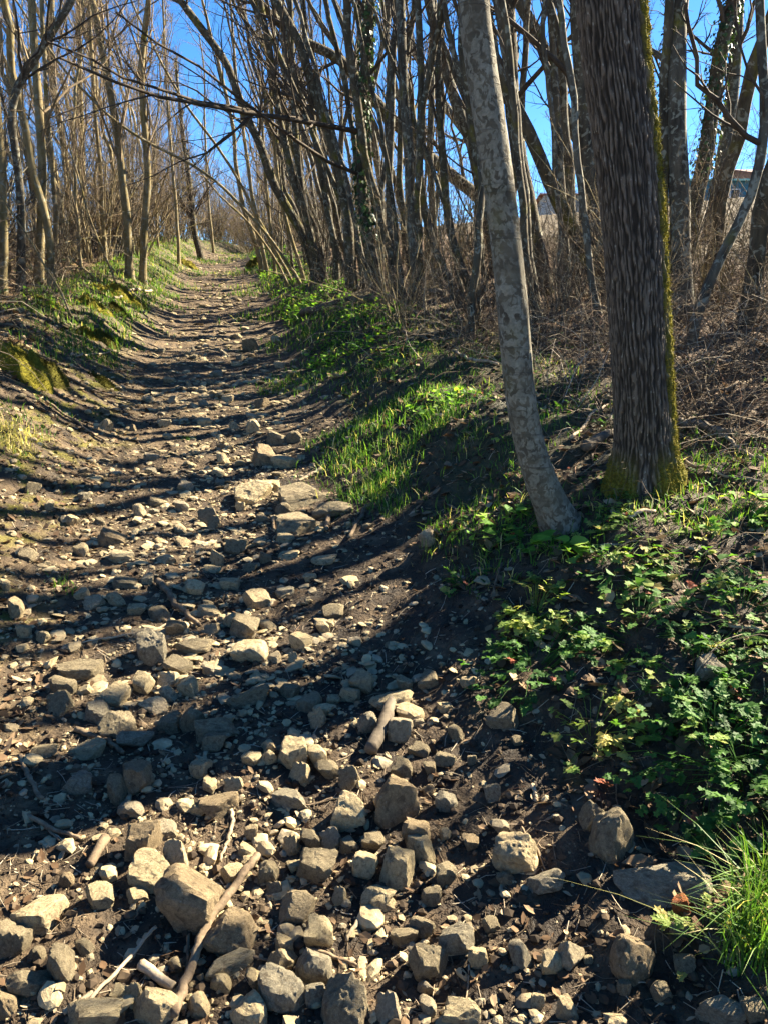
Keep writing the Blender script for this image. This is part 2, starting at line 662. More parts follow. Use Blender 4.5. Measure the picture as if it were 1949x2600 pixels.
GREEN = [(0.0, (0.016, 0.040, 0.010)), (0.35, (0.035, 0.085, 0.018)), (0.7, (0.065, 0.13, 0.026)), (0.9, (0.13, 0.17, 0.035)), (1.0, (0.18, 0.055, 0.03))]
LIME = [(0.0, (0.05, 0.12, 0.015)), (0.6, (0.10, 0.20, 0.028)), (1.0, (0.18, 0.24, 0.04))]
YELLOWG = [(0.0, (0.06, 0.10, 0.022)), (0.6, (0.13, 0.165, 0.038)), (1.0, (0.24, 0.20, 0.06))]
GRASS = [(0.0, (0.020, 0.055, 0.010)), (0.45, (0.045, 0.10, 0.016)), (0.8, (0.10, 0.15, 0.028)), (0.9, (0.20, 0.19, 0.06)), (1.0, (0.34, 0.28, 0.15))]
M['herb'] = mat_leaf("herb_leaf", GREEN)
M['lime'] = mat_leaf("lime_leaf", LIME, 0.45)
M['yherb'] = mat_leaf("yellow_green_leaf", YELLOWG, 0.4)
M['grass'] = mat_leaf("grass_blade", GRASS, 0.40, 0.5)
M['ivy'] = mat_leaf("ivy_leaf", [(0.0, (0.010, 0.022, 0.008)), (0.7, (0.025, 0.05, 0.016)), (1.0, (0.06, 0.09, 0.03))], 0.12, 0.5, 0.2)
M['moss'] = mat_moss("moss", (0.07, 0.065, 0.008), (0.27, 0.235, 0.03))
M['mossd'] = mat_moss("dark_moss", (0.04, 0.04, 0.008), (0.14, 0.125, 0.022))
M['cane'] = mat_tint("dry_cane", [(0.0, (0.035, 0.025, 0.017)), (0.45, (0.105, 0.075, 0.047)), (0.75, (0.24, 0.185, 0.12)), (0.92, (0.46, 0.39, 0.28)), (1.0, (0.13, 0.055, 0.03))])
M['crumb'] = mat_tint("earth_crumb", [(0.0, (0.014, 0.010, 0.007)), (0.6, (0.050, 0.035, 0.022)), (1.0, (0.13, 0.092, 0.056))])
M['litter'] = mat_tint("leaf_litter", [(0.0, (0.035, 0.022, 0.013)), (0.45, (0.12, 0.07, 0.036)), (0.75, (0.24, 0.16, 0.09)), (1.0, (0.38, 0.29, 0.18))], 0.8, 0.15)

# ------------------------------------------------------------------ the ground
def spaced(a, b, step0, g):
    out, x, s = [], a, step0
    while (x < b) if b > a else (x > b):
        out.append(x)
        x += s if b > a else -s
        s *= g
    out.append(b)
    return out


xs = sorted(set(spaced(-3.2, -400, 0.024, 1.055)[1:] + list(np.arange(-3.2, 2.6, 0.028)) + spaced(2.6, 400, 0.024, 1.055)))
ys1 = list(np.arange(0.7, 5.5, 0.025))
y, far = 5.5, []
while y < 46:
    far.append(y)
    y *= 1.008
ys = sorted(set(spaced(0.68, -40, 0.03, 1.12) + ys1 + far + spaced(46, 900, 0.35, 1.12)))
X, Y = np.meshgrid(np.array(xs), np.array(ys))
Z = ground(X, Y)
U = pu(X, Y)
nx_, ny_ = len(xs), len(ys)
idx = np.arange(nx_ * ny_).reshape(ny_, nx_)
quads = np.stack([idx[:-1, :-1], idx[:-1, 1:], idx[1:, 1:], idx[1:, :-1]], -1).reshape(-1, 4)
nz = noise(X * 0.9, Y * 0.9, 5.0)
nz2 = noise(X * 2.3, Y * 2.3, 6.0)
inpath = sstep(1.5, 0.8, np.abs(U))
dry = np.clip(sstep(0.5, -0.7, U + 0.4 * nz) * 0.75 + inpath * sstep(3.5, 8, Y) * 0.8, 0, 1) * sstep(3.4, 1.5, np.abs(U))
litter = np.clip(sstep(1.9, 2.8, U + 0.5 * nz) + sstep(1.7, 2.4, -U + 0.4 * nz), 0, 1)
moss = sstep(0.45, 1.0, -U + 0.25 * nz2) * sstep(3.0, 1.9, -U) * sstep(1.8, 2.8, Y) * sstep(9, 6.5, Y)
moss = np.maximum(moss, 0.5 * sstep(1.5, 2.2, -U) * sstep(7, 5, -U) * sstep(4, 6, Y))
green = np.maximum(sstep(0.95, 1.35, U + 0.3 * nz2) * sstep(3.2, 2.2, U + 0.4 * nz) * sstep(2.5, 4, Y),
                   sstep(0.75, 1.05, -U + 0.1 * nz2) * sstep(2.4, 1.6, -U) * sstep(7.5, 9.5, Y)) * (0.55 + 0.4 * nz)
green = np.clip(green, 0, 0.85) * 0.45
field = np.clip(sstep(6.0, 8.0, U + 0.8 * nz) + sstep(60, 80, Y), 0, 1)
gm = mesh_np("ground", np.stack([X, Y, Z], -1).reshape(-1, 3), [quads], True,
             {k: v.ravel() for k, v in dict(dry=dry, litter=litter * (1 - field), moss=moss, green=green, field=field).items()})
gobj = link("ground", gm, M['soil'])
tag(gobj, "stony sunken dirt track between two earth banks, rising uphill", None, None, "structure")

# ------------------------------------------------------------------ stones
import bmesh


def ico(level):
    bm = bmesh.new()
    bmesh.ops.create_icosphere(bm, subdivisions=level, radius=1.0)
    V = np.array([v.co[:] for v in bm.verts])
    F = np.array([[v.index for v in f.verts] for f in bm.faces])
    bm.free()
    return norm(V), F


ICO = {k: ico(k) for k in (1, 2, 3, 4)}


def rock(seed, level, cuts=7, sharp=80.0, rough=0.055, squarish=0.0):
    """faceted stone filling a unit box (-.5 .. .5)"""
    g = np.random.default_rng(seed)
    D, F = ICO[level]
    n = norm(g.normal(size=(cuts, 3)))
    d = g.uniform(0.42, 0.86, cuts)
    if squarish:
        ax = np.concatenate([np.eye(3), -np.eye(3)])
        n = np.concatenate([norm(ax + g.normal(size=ax.shape) * 0.30), n])
        d = np.concatenate([g.uniform(0.42, 0.72, 6), d * 1.15])
    q = np.maximum(D @ n.T, 1e-3) / d[None, :]
    r = 1.0 / ((q ** sharp).sum(1) + 1.0 ** sharp) ** (1 / sharp)
    o = g.uniform(0, 50, 3)
    r = r * (1 + rough * 1.6 * noise(D[:, 0] * 1.6 + o[0], D[:, 1] * 1.6 + o[1], D[:, 2] * 1.6 + o[2])
             + rough * 0.7 * noise(D[:, 0] * 5 + o[1], D[:, 1] * 5 + o[2], D[:, 2] * 5 + o[0]))
    if level >= 4:
        chip = np.abs(noise(D[:, 0] * 3.2 + o[1], D[:, 1] * 3.2 + o[0], D[:, 2] * 3.2))
        r = r * (1 - 0.035 * sstep(0.16, 0.0, chip))
    if level >= 4:
        r = r * (1 + rough * 0.28 * noise(D[:, 0] * 14 + o[2], D[:, 1] * 14, D[:, 2] * 14))
    V = D * r[:, None]
    lo, hi = V.min(0), V.max(0)
    return (V - (lo + hi) / 2) / (hi - lo), F


ROCK_T = []
for i in range(16):
    V, F = rock(100 + i, 3, cuts=int(4 + i % 5), sharp=[110, 70, 90, 45][i % 4], rough=[0.045, 0.06, 0.035][i % 3], squarish=(i % 3 != 1))
    me = mesh_np("stone", V, [F], True)
    me.set_sharp_from_angle(angle=0.42)
    ROCK_T.append(me)

STONES = []       # dicts for the labelling pass


def px_size(p, n_px):
    return n_px * depth_of(p) / FPX


SMAT = {'s': 'stone', 'd': 'shadestone', 'g': 'greystone', 'p': 'palestone', 'b': 'brownstone', 'r': 'brickred'}


def place_stone(F_u, F_v, wpx, hpx, mat='s', label=None, hero=False, yaw=None, seed=None, slab=False, sink=0.38, name="stone", **kw):
    g = np.random.default_rng(int(F_u * 7 + F_v * 13) + (seed or 0))
    c = hit(F_u, F_v + 0.22 * hpx)
    W = px_size(c, wpx) * (1.1 if hero else 1.02)
    A = px_size(c, hpx) * 1.12
    dd = np.array([c[0], c[1], c[2] - CAM_H])
    a = math.asin(min(0.95, -dd[2] / np.linalg.norm(dd)))
    a = max(a, R(8))
    Dp = min(0.85 * W, 0.62 * A / math.sin(a))
    if slab:
        Dp = A / math.sin(a) * 0.9
        H = 0.22 * W
    else:
        H = (A - 0.62 * Dp * math.sin(a)) / math.cos(a)
        H = float(np.clip(H, 0.26 * min(W, Dp * 1.3), 0.95 * W))
    H = H / (1 - sink * 0.9)
    if hero:
        kw.setdefault('squarish', 1 if int(F_u + F_v) % 3 else 0)
        V, F = rock(seed if seed is not None else int(F_u + 3 * F_v), 4, **kw)
        me = mesh_np("stone", V, [F], True)
        me.set_sharp_from_angle(angle=0.30)
    else:
        me = ROCK_T[int(g.integers(len(ROCK_T)))]
        if mat != 's':                      # shared mesh, own material on the object
            pass
    o = bpy.data.objects.new(name, me)
    COL.objects.link(o)
    if len(me.materials) == 0:
        me.materials.append(M['stone'])
    o.material_slots[0].link = 'OBJECT'
    o.material_slots[0].material = M[SMAT[mat]]
    n = gnormal(np.array(c[0]), np.array(c[1]))
    z = float(ground(c[0], c[1]))
    o.location = (c[0], c[1], z + H * (0.5 - sink))
    o.scale = (W, Dp, H)
    rz = yaw if yaw is not None else g.uniform(-0.5, 0.5)
    t = 0.6
    o.rotation_euler = (math.asin(np.clip(-n[1], -1, 1)) * t + g.normal() * 0.06, math.asin(np.clip(n[0], -1, 1)) * t + g.normal() * 0.06, rz)
    STONES.append(dict(o=o, u=F_u, v=F_v, w=wpx, h=hpx, mat=mat, label=label, W=W))
    return o


def R5(x, y):
    return x * 0.603, 1700 + y * 0.603


def R6(x, y):
    return 949 + x * 0.603, 1700 + y * 0.603


def R3(x, y):
    return x * 0.603, 900 + y * 0.603


def batch(fn, rows):
    for r in rows:
        x, y, w, h = r[:4]
        m = r[4] if len(r) > 4 else 's'
        lab = r[5] if len(r) > 5 else None
        kw = r[6] if len(r) > 6 else {}
        u, v = fn(x, y)
        place_stone(u, v, w * 0.603, h * 0.603, m, lab, hero=bool(lab) or w > 125, **kw)


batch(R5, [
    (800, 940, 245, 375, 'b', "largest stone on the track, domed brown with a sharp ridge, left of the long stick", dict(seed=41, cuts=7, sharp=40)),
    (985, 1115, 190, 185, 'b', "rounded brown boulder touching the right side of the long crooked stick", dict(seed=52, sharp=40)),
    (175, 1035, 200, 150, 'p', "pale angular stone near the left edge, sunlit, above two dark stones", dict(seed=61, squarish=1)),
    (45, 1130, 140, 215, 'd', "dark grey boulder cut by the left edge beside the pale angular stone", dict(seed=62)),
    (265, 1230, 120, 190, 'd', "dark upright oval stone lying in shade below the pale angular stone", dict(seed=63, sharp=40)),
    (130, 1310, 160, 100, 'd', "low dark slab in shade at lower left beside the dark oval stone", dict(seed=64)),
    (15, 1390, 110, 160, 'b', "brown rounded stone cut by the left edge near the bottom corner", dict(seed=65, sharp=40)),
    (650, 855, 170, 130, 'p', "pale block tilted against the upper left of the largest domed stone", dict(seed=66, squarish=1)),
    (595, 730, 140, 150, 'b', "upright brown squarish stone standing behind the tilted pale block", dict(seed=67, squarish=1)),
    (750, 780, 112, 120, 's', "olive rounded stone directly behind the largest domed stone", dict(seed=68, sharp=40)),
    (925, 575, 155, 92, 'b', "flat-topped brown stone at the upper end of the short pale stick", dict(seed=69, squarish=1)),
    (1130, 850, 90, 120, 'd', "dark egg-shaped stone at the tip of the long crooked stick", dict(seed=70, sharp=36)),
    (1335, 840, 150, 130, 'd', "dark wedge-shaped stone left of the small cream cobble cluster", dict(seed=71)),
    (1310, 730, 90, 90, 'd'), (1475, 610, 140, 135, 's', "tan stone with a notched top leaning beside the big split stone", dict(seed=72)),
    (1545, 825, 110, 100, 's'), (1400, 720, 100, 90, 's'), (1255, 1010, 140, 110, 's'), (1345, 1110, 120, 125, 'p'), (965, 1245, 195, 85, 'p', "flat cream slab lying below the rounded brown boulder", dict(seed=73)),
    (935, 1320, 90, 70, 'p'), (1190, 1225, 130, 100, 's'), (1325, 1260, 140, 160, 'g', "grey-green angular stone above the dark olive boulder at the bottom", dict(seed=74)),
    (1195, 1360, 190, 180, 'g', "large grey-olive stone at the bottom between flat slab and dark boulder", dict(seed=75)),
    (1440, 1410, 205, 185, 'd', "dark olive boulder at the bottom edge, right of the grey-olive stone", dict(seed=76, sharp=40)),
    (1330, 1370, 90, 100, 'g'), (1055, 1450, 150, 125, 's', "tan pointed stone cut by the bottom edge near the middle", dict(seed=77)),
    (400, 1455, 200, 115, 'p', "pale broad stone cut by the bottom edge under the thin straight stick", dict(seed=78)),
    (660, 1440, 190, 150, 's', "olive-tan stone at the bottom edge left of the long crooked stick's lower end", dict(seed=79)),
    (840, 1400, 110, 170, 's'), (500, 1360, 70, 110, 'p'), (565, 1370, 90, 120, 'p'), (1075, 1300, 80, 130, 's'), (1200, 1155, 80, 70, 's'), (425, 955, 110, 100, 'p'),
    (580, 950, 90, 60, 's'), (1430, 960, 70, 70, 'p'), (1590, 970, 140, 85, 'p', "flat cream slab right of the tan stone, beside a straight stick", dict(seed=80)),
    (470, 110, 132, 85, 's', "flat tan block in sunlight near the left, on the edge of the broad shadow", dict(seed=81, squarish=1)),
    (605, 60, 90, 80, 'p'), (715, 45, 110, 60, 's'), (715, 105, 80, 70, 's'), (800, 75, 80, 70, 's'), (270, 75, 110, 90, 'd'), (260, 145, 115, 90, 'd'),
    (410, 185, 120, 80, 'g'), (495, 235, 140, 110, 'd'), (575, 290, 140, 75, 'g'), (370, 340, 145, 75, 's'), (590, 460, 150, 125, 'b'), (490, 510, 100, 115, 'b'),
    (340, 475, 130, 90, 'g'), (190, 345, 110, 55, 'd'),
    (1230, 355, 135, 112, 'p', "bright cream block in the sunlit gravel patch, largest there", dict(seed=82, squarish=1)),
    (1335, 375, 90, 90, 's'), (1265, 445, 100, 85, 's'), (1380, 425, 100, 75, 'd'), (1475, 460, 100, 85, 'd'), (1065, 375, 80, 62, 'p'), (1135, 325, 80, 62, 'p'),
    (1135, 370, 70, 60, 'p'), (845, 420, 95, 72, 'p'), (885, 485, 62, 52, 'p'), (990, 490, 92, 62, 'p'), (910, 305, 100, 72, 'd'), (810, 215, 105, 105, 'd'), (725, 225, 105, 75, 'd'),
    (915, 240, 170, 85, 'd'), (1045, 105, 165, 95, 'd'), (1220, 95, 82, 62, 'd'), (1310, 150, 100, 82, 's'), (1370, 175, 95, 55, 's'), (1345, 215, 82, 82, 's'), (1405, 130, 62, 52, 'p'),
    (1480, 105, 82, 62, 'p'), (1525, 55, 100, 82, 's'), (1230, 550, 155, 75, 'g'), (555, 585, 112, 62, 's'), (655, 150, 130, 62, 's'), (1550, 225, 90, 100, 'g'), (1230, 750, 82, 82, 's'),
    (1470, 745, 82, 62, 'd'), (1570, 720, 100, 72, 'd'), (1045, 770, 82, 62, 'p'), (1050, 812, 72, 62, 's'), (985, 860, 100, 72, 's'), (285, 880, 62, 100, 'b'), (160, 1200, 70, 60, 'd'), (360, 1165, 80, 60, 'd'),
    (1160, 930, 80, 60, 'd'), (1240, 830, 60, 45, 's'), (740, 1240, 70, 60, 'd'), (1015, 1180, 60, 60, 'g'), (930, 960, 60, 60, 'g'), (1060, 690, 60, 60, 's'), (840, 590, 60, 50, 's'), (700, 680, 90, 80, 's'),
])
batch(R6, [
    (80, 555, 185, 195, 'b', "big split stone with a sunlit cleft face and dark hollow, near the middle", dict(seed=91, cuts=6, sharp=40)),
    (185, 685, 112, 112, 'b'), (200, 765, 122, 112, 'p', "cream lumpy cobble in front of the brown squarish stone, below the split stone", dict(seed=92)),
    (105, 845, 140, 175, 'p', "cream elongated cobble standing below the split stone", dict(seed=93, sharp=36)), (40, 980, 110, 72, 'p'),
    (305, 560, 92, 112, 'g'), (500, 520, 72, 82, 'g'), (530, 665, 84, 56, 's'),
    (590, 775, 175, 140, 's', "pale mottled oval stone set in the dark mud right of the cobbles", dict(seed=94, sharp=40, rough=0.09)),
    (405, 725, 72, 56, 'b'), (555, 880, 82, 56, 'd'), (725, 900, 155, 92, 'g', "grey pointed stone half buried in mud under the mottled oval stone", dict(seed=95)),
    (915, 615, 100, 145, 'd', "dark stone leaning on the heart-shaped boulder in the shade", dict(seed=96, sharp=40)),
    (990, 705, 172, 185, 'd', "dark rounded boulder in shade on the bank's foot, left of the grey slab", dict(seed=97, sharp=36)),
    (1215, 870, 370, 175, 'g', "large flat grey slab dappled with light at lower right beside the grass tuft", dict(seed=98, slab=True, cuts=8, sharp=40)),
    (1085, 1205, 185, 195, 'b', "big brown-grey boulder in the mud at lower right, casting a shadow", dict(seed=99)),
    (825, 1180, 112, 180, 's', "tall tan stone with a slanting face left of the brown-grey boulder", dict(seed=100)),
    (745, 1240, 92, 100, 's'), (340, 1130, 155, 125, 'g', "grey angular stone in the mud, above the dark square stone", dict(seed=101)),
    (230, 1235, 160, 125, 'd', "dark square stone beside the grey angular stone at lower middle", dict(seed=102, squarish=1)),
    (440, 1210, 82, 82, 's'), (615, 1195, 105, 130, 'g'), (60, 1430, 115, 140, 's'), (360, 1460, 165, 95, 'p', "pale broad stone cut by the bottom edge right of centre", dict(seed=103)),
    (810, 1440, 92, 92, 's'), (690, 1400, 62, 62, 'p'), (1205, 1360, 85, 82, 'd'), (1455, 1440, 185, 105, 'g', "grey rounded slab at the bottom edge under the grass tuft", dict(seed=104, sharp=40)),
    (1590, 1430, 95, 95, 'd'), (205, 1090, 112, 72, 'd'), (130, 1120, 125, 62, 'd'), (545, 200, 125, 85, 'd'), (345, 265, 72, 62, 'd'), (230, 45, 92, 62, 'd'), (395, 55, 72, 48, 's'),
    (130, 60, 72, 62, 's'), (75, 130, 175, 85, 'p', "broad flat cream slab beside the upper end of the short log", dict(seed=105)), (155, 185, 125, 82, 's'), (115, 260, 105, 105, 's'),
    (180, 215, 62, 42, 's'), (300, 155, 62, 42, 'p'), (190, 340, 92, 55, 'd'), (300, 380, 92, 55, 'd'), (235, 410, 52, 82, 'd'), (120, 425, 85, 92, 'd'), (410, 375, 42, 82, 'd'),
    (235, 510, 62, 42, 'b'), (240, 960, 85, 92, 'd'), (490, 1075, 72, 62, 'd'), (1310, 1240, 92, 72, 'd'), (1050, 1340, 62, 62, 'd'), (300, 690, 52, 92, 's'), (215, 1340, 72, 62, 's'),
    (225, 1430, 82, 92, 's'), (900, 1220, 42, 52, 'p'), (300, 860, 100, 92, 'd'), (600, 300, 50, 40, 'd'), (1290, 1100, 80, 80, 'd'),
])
place_stone(*R6(1290, 1000), 74 * .603, 76 * .603, 'r', "small orange-red broken brick piece below the big grey slab", hero=True, seed=120, squarish=1, name="brick_fragment")
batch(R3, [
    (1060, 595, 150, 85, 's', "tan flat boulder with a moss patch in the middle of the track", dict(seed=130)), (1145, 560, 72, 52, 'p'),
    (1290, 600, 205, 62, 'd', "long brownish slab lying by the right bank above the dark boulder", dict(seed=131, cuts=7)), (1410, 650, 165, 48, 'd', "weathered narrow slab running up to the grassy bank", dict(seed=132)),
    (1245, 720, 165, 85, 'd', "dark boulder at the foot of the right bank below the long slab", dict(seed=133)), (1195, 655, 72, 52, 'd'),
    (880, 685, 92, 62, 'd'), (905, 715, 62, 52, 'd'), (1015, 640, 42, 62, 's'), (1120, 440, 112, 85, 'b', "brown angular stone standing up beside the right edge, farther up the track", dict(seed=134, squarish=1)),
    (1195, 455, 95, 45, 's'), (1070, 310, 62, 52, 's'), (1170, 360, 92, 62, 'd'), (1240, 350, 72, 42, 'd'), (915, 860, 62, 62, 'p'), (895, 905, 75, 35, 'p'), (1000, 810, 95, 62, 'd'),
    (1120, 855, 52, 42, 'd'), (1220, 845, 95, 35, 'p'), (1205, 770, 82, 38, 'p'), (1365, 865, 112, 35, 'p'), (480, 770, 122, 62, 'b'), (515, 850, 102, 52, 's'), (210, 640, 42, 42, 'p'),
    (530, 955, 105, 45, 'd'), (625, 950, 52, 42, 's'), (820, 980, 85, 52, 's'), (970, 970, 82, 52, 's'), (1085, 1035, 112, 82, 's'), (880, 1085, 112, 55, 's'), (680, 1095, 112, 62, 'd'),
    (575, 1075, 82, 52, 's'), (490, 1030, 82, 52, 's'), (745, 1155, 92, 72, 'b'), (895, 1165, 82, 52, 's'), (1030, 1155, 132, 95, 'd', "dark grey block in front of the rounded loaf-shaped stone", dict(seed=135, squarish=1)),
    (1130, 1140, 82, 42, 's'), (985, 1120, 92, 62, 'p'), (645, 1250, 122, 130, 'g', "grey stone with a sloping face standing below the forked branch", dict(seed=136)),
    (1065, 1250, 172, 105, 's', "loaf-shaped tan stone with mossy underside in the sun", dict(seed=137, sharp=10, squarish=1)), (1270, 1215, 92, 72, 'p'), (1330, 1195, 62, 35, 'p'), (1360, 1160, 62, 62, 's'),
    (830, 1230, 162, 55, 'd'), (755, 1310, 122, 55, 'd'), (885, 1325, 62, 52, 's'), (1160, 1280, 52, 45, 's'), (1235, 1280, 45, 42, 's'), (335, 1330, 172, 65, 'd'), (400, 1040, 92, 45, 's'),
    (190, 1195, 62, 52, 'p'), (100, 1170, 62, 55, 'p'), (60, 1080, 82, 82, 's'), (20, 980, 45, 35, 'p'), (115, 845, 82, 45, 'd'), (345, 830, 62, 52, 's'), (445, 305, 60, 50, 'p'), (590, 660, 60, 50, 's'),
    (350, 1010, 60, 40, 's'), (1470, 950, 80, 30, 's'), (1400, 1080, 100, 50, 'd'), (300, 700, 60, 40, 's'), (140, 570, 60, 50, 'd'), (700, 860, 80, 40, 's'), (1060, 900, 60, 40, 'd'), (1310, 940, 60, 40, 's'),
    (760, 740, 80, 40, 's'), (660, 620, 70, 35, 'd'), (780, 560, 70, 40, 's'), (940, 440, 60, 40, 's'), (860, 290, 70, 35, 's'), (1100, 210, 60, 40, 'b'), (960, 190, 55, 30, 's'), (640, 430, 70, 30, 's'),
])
for (u, v, w, h, m, lab) in [
    (1092, 1365, 48, 40, 's', "lone tan stone sitting on the grassy bank left of the pale tree"),
    (640, 880, 40, 30, 'd', "dark stone standing out at mid track where the right bank begins"),
    (1800, 1700, 70, 55, 'g', "grey stone half hidden among the herbs on the bank"),
]:
    place_stone(u, v, w, h, m, lab, hero=True)
n_traced = len(STONES)
# more stones between the traced ones, farther up the track
tries = 0
while len(STONES) < 288 and tries < 4000:
    tries += 1
    v = 740 + 760 * rng.random() ** 1.1
    y0 = hit(960, v)[1]
    uu = rng.normal(0.1, 0.42)
    x0 = float(xc(y0)) + uu
    if abs(uu) > 1.0:
        continue
    p = np.array([x0, y0, float(ground(x0, y0))])
    dpt = depth_of(p)
    bup = (p[2] - CAM_H) * CP + p[1] * SP
    fu, fv = 974.5 + p[0] / dpt * FPX, 1300 - bup / dpt * FPX
    if not (10 < fu < 1900):
        continue
    W = rng.uniform(0.05, 0.13)
    wp = W / dpt * FPX
    if any(abs(s['u'] - fu) < (s['w'] + wp) * 0.55 and abs(s['v'] - fv) < (s['h'] + wp * .6) * 0.55 for s in STONES):
        continue
    place_stone(fu, fv, wp, wp * rng.uniform(0.38, 0.62), random.choice('sssdgpb'))

# labels for the stones that carry none: look, then place beside something one can find
MARKS = [(R5(900, 1180), "the long crooked stick"), (R5(800, 940), "the largest domed stone"), (R6(80, 555), "the big split stone"), (R6(1215, 870), "the large flat grey slab"),
         (R6(1085, 1205), "the brown-grey boulder"), (R6(990, 705), "the dark boulder in shade"), (R6(40, 270), "the short log"), (R5(1230, 355), "the bright cream block"),
         (R3(1065, 1250), "the loaf-shaped stone"), (R3(1060, 595), "the mossy flat boulder"), (R3(1245, 720), "the boulder under the bank"), (R3(745, 1060), "the forked branch"),
         (R3(1120, 440), "the upright angular stone"), (R5(420, 310), "the dark stick at left"), (R5(220, 680), "the forked stick at left"), (R5(175, 1035), "the pale angular stone"),
         (R5(965, 620), "the flat-topped brown stone"), (R6(590, 775), "the mottled oval stone"), (R5(1440, 1410), "the dark olive boulder"), (R6(230, 1235), "the dark square stone"),
         (R5(470, 110), "the flat tan block"), (R3(645, 1250), "the sloping grey stone"), (R3(1280, 605), "the long slab by the bank"), ((640, 880), "the dark stone at mid track"),
         (R6(105, 845), "the elongated cream cobble"), ((600, 760), "the far bend of the track"), (R3(210, 640), "the mossy left bank"), (R3(500, 800), "the low left bank")]
used = set(s['label'] for s in STONES if s['label'])
TONE = {'s': 'tan', 'd': 'dark', 'g': 'grey', 'p': 'cream', 'b': 'brown', 'r': 'red'}  # the dark tone has shade put into its colour
for s in STONES:
    lab = s['label']
    if not lab:
        size = 'small' if s['W'] < 0.055 else 'fist-sized' if s['W'] < 0.095 else 'large'
        asp = s['w'] / s['h']
        shape = 'flat' if asp > 1.75 else 'oblong' if asp > 1.35 else 'blocky' if asp > 0.9 else 'upright'
        order = sorted(MARKS, key=lambda k: (k[0][0] - s['u']) ** 2 + (k[0][1] - s['v']) ** 2)
        cand = []
        for (mu, mv), nm in order[:3]:
            dx, dy = s['u'] - mu, s['v'] - mv
            vert = 'above' if dy < 0 else 'below'
            side = 'left' if dx < 0 else 'right'
            if abs(dx) > 2 * abs(dy):
                rel = f"{side} of"
            elif abs(dy) > 2 * abs(dx):
                rel = vert
            else:
                rel = f"{vert} and {side} of"
            dist = math.hypot(dx, dy)
            cand.append((rel, nm, 'close ' if dist < 70 else ''))
        opts = [f"{size} {shape} {TONE[s['mat']]} stone {c[2]}{c[0]} {c[1]}" for c in cand]
        opts += [f"{size} {shape} {TONE[s['mat']]} stone {cand[0][2]}{cand[0][0]} {cand[0][1]}, {cand[1][0]} {cand[1][1]}"]
        opts += [f"{shape} {TONE[s['mat']]} {size} stone {cand[0][0]} {cand[0][1]}, {cand[2][0]} {cand[2][1]}", f"{shape} {TONE[s['mat']]} {size} stone {cand[1][0]} {cand[1][1]}, {cand[2][0]} {cand[2][1]}"]
        opts += [f"{size} {shape} {TONE[s['mat']]} stone {cand[0][0]} {cand[0][1]}, farther from it than its like",
                 f"{size} {shape} {TONE[s['mat']]} stone {cand[1][0]} {cand[1][1]}, farther off than its like"]
        lab = next((t for t in opts if t not in used and len(t.split()) <= 16), f"{shape} {TONE[s['mat']]} stone {cand[0][0]} {cand[0][1]}")
        used.add(lab)
    tag(s['o'], lab, "brick" if s['mat'] == 'r' else "stone", "loose stones on the track")


# loose gravel and stones too many to count
def scatter_rocks(name, n, lvl, ypow, y0, y1, smin, smax, usd, seed, label, flat=(0.4, 0.75)):
    g = np.random.default_rng(seed)
    yy = np.exp(g.uniform(math.log(y0), math.log(y1), n))
    uu = g.normal(0.05, usd, n)
    keep = (np.abs(uu) < 1.25) & (noise((xc(yy) + uu) * 1.6, yy * 1.6, 3.7) + 0.35 * g.normal(size=n) > -0.25)
    yy, uu = yy[keep], uu[keep]
    xx = xc(yy) + uu / 0.98
    n = len(xx)
    acc = Acc()
    T = [rock(700 + k, lvl, cuts=5, sharp=60, rough=0.06, squarish=k % 2) for k in range(10)]
    size = smin * (smax / smin) ** (g.random(n) ** 1.7)
    zz = ground(xx, yy)
    kind = g.integers(0, len(T), n)
    for k, (V, F) in enumerate(T):
        s = np.where(kind == k)[0]
        if not len(s):
            continue
        a = g.uniform(0, 6.28, len(s))
        sc = np.stack([size[s], size[s] * g.uniform(0.6, 1.0, len(s)), size[s] * g.uniform(*flat, len(s))], -1)
        P = V[None] * sc[:, None, :]
        tx, ty = g.normal(0, 0.2, (2, len(s)))
        P = P + 0
        P[..., 2] += P[..., 0] * tx[:, None] + P[..., 1] * ty[:, None]
        c, sn = np.cos(a)[:, None], np.sin(a)[:, None]
        Q = np.stack([P[..., 0] * c - P[..., 1] * sn, P[..., 0] * sn + P[..., 1] * c, P[..., 2]], -1)
        Q += np.stack([xx[s], yy[s], zz[s] + sc[:, 2] * 0.10], -1)[:, None, :]
        FF = (F[None] + (np.arange(len(s)) * len(V))[:, None, None]).reshape(-1, 3)
        acc.add(Q.reshape(-1, 3), None, FF, np.repeat(g.random(len(s)), len(V)))
    o = link(name, acc.mesh(name, False), M['gravel'])
    tag(o, label, None, None, "stuff")


scatter_rocks("gravel", 11000, 1, 1, 0.9, 7.0, 0.006, 0.030, 0.6, 21, "loose pebbles and gravel strewn over the track")
scatter_rocks("rubble", 900, 2, 1, 1.2, 9.0, 0.025, 0.07, 0.55, 22, "small broken stones packed between the larger ones on the track")
scatter_rocks("rubble", 3200, 1, 1, 2.4, 9.0, 0.016, 0.085, 0.5, 25, "flat stone flakes covering the middle of the track", (0.18, 0.34))
scatter_rocks("rubble", 2900, 1, 1, 6.0, 40.0, 0.03, 0.13, 0.45, 23, "far stones and rubble covering the upper track", (0.22, 0.42))

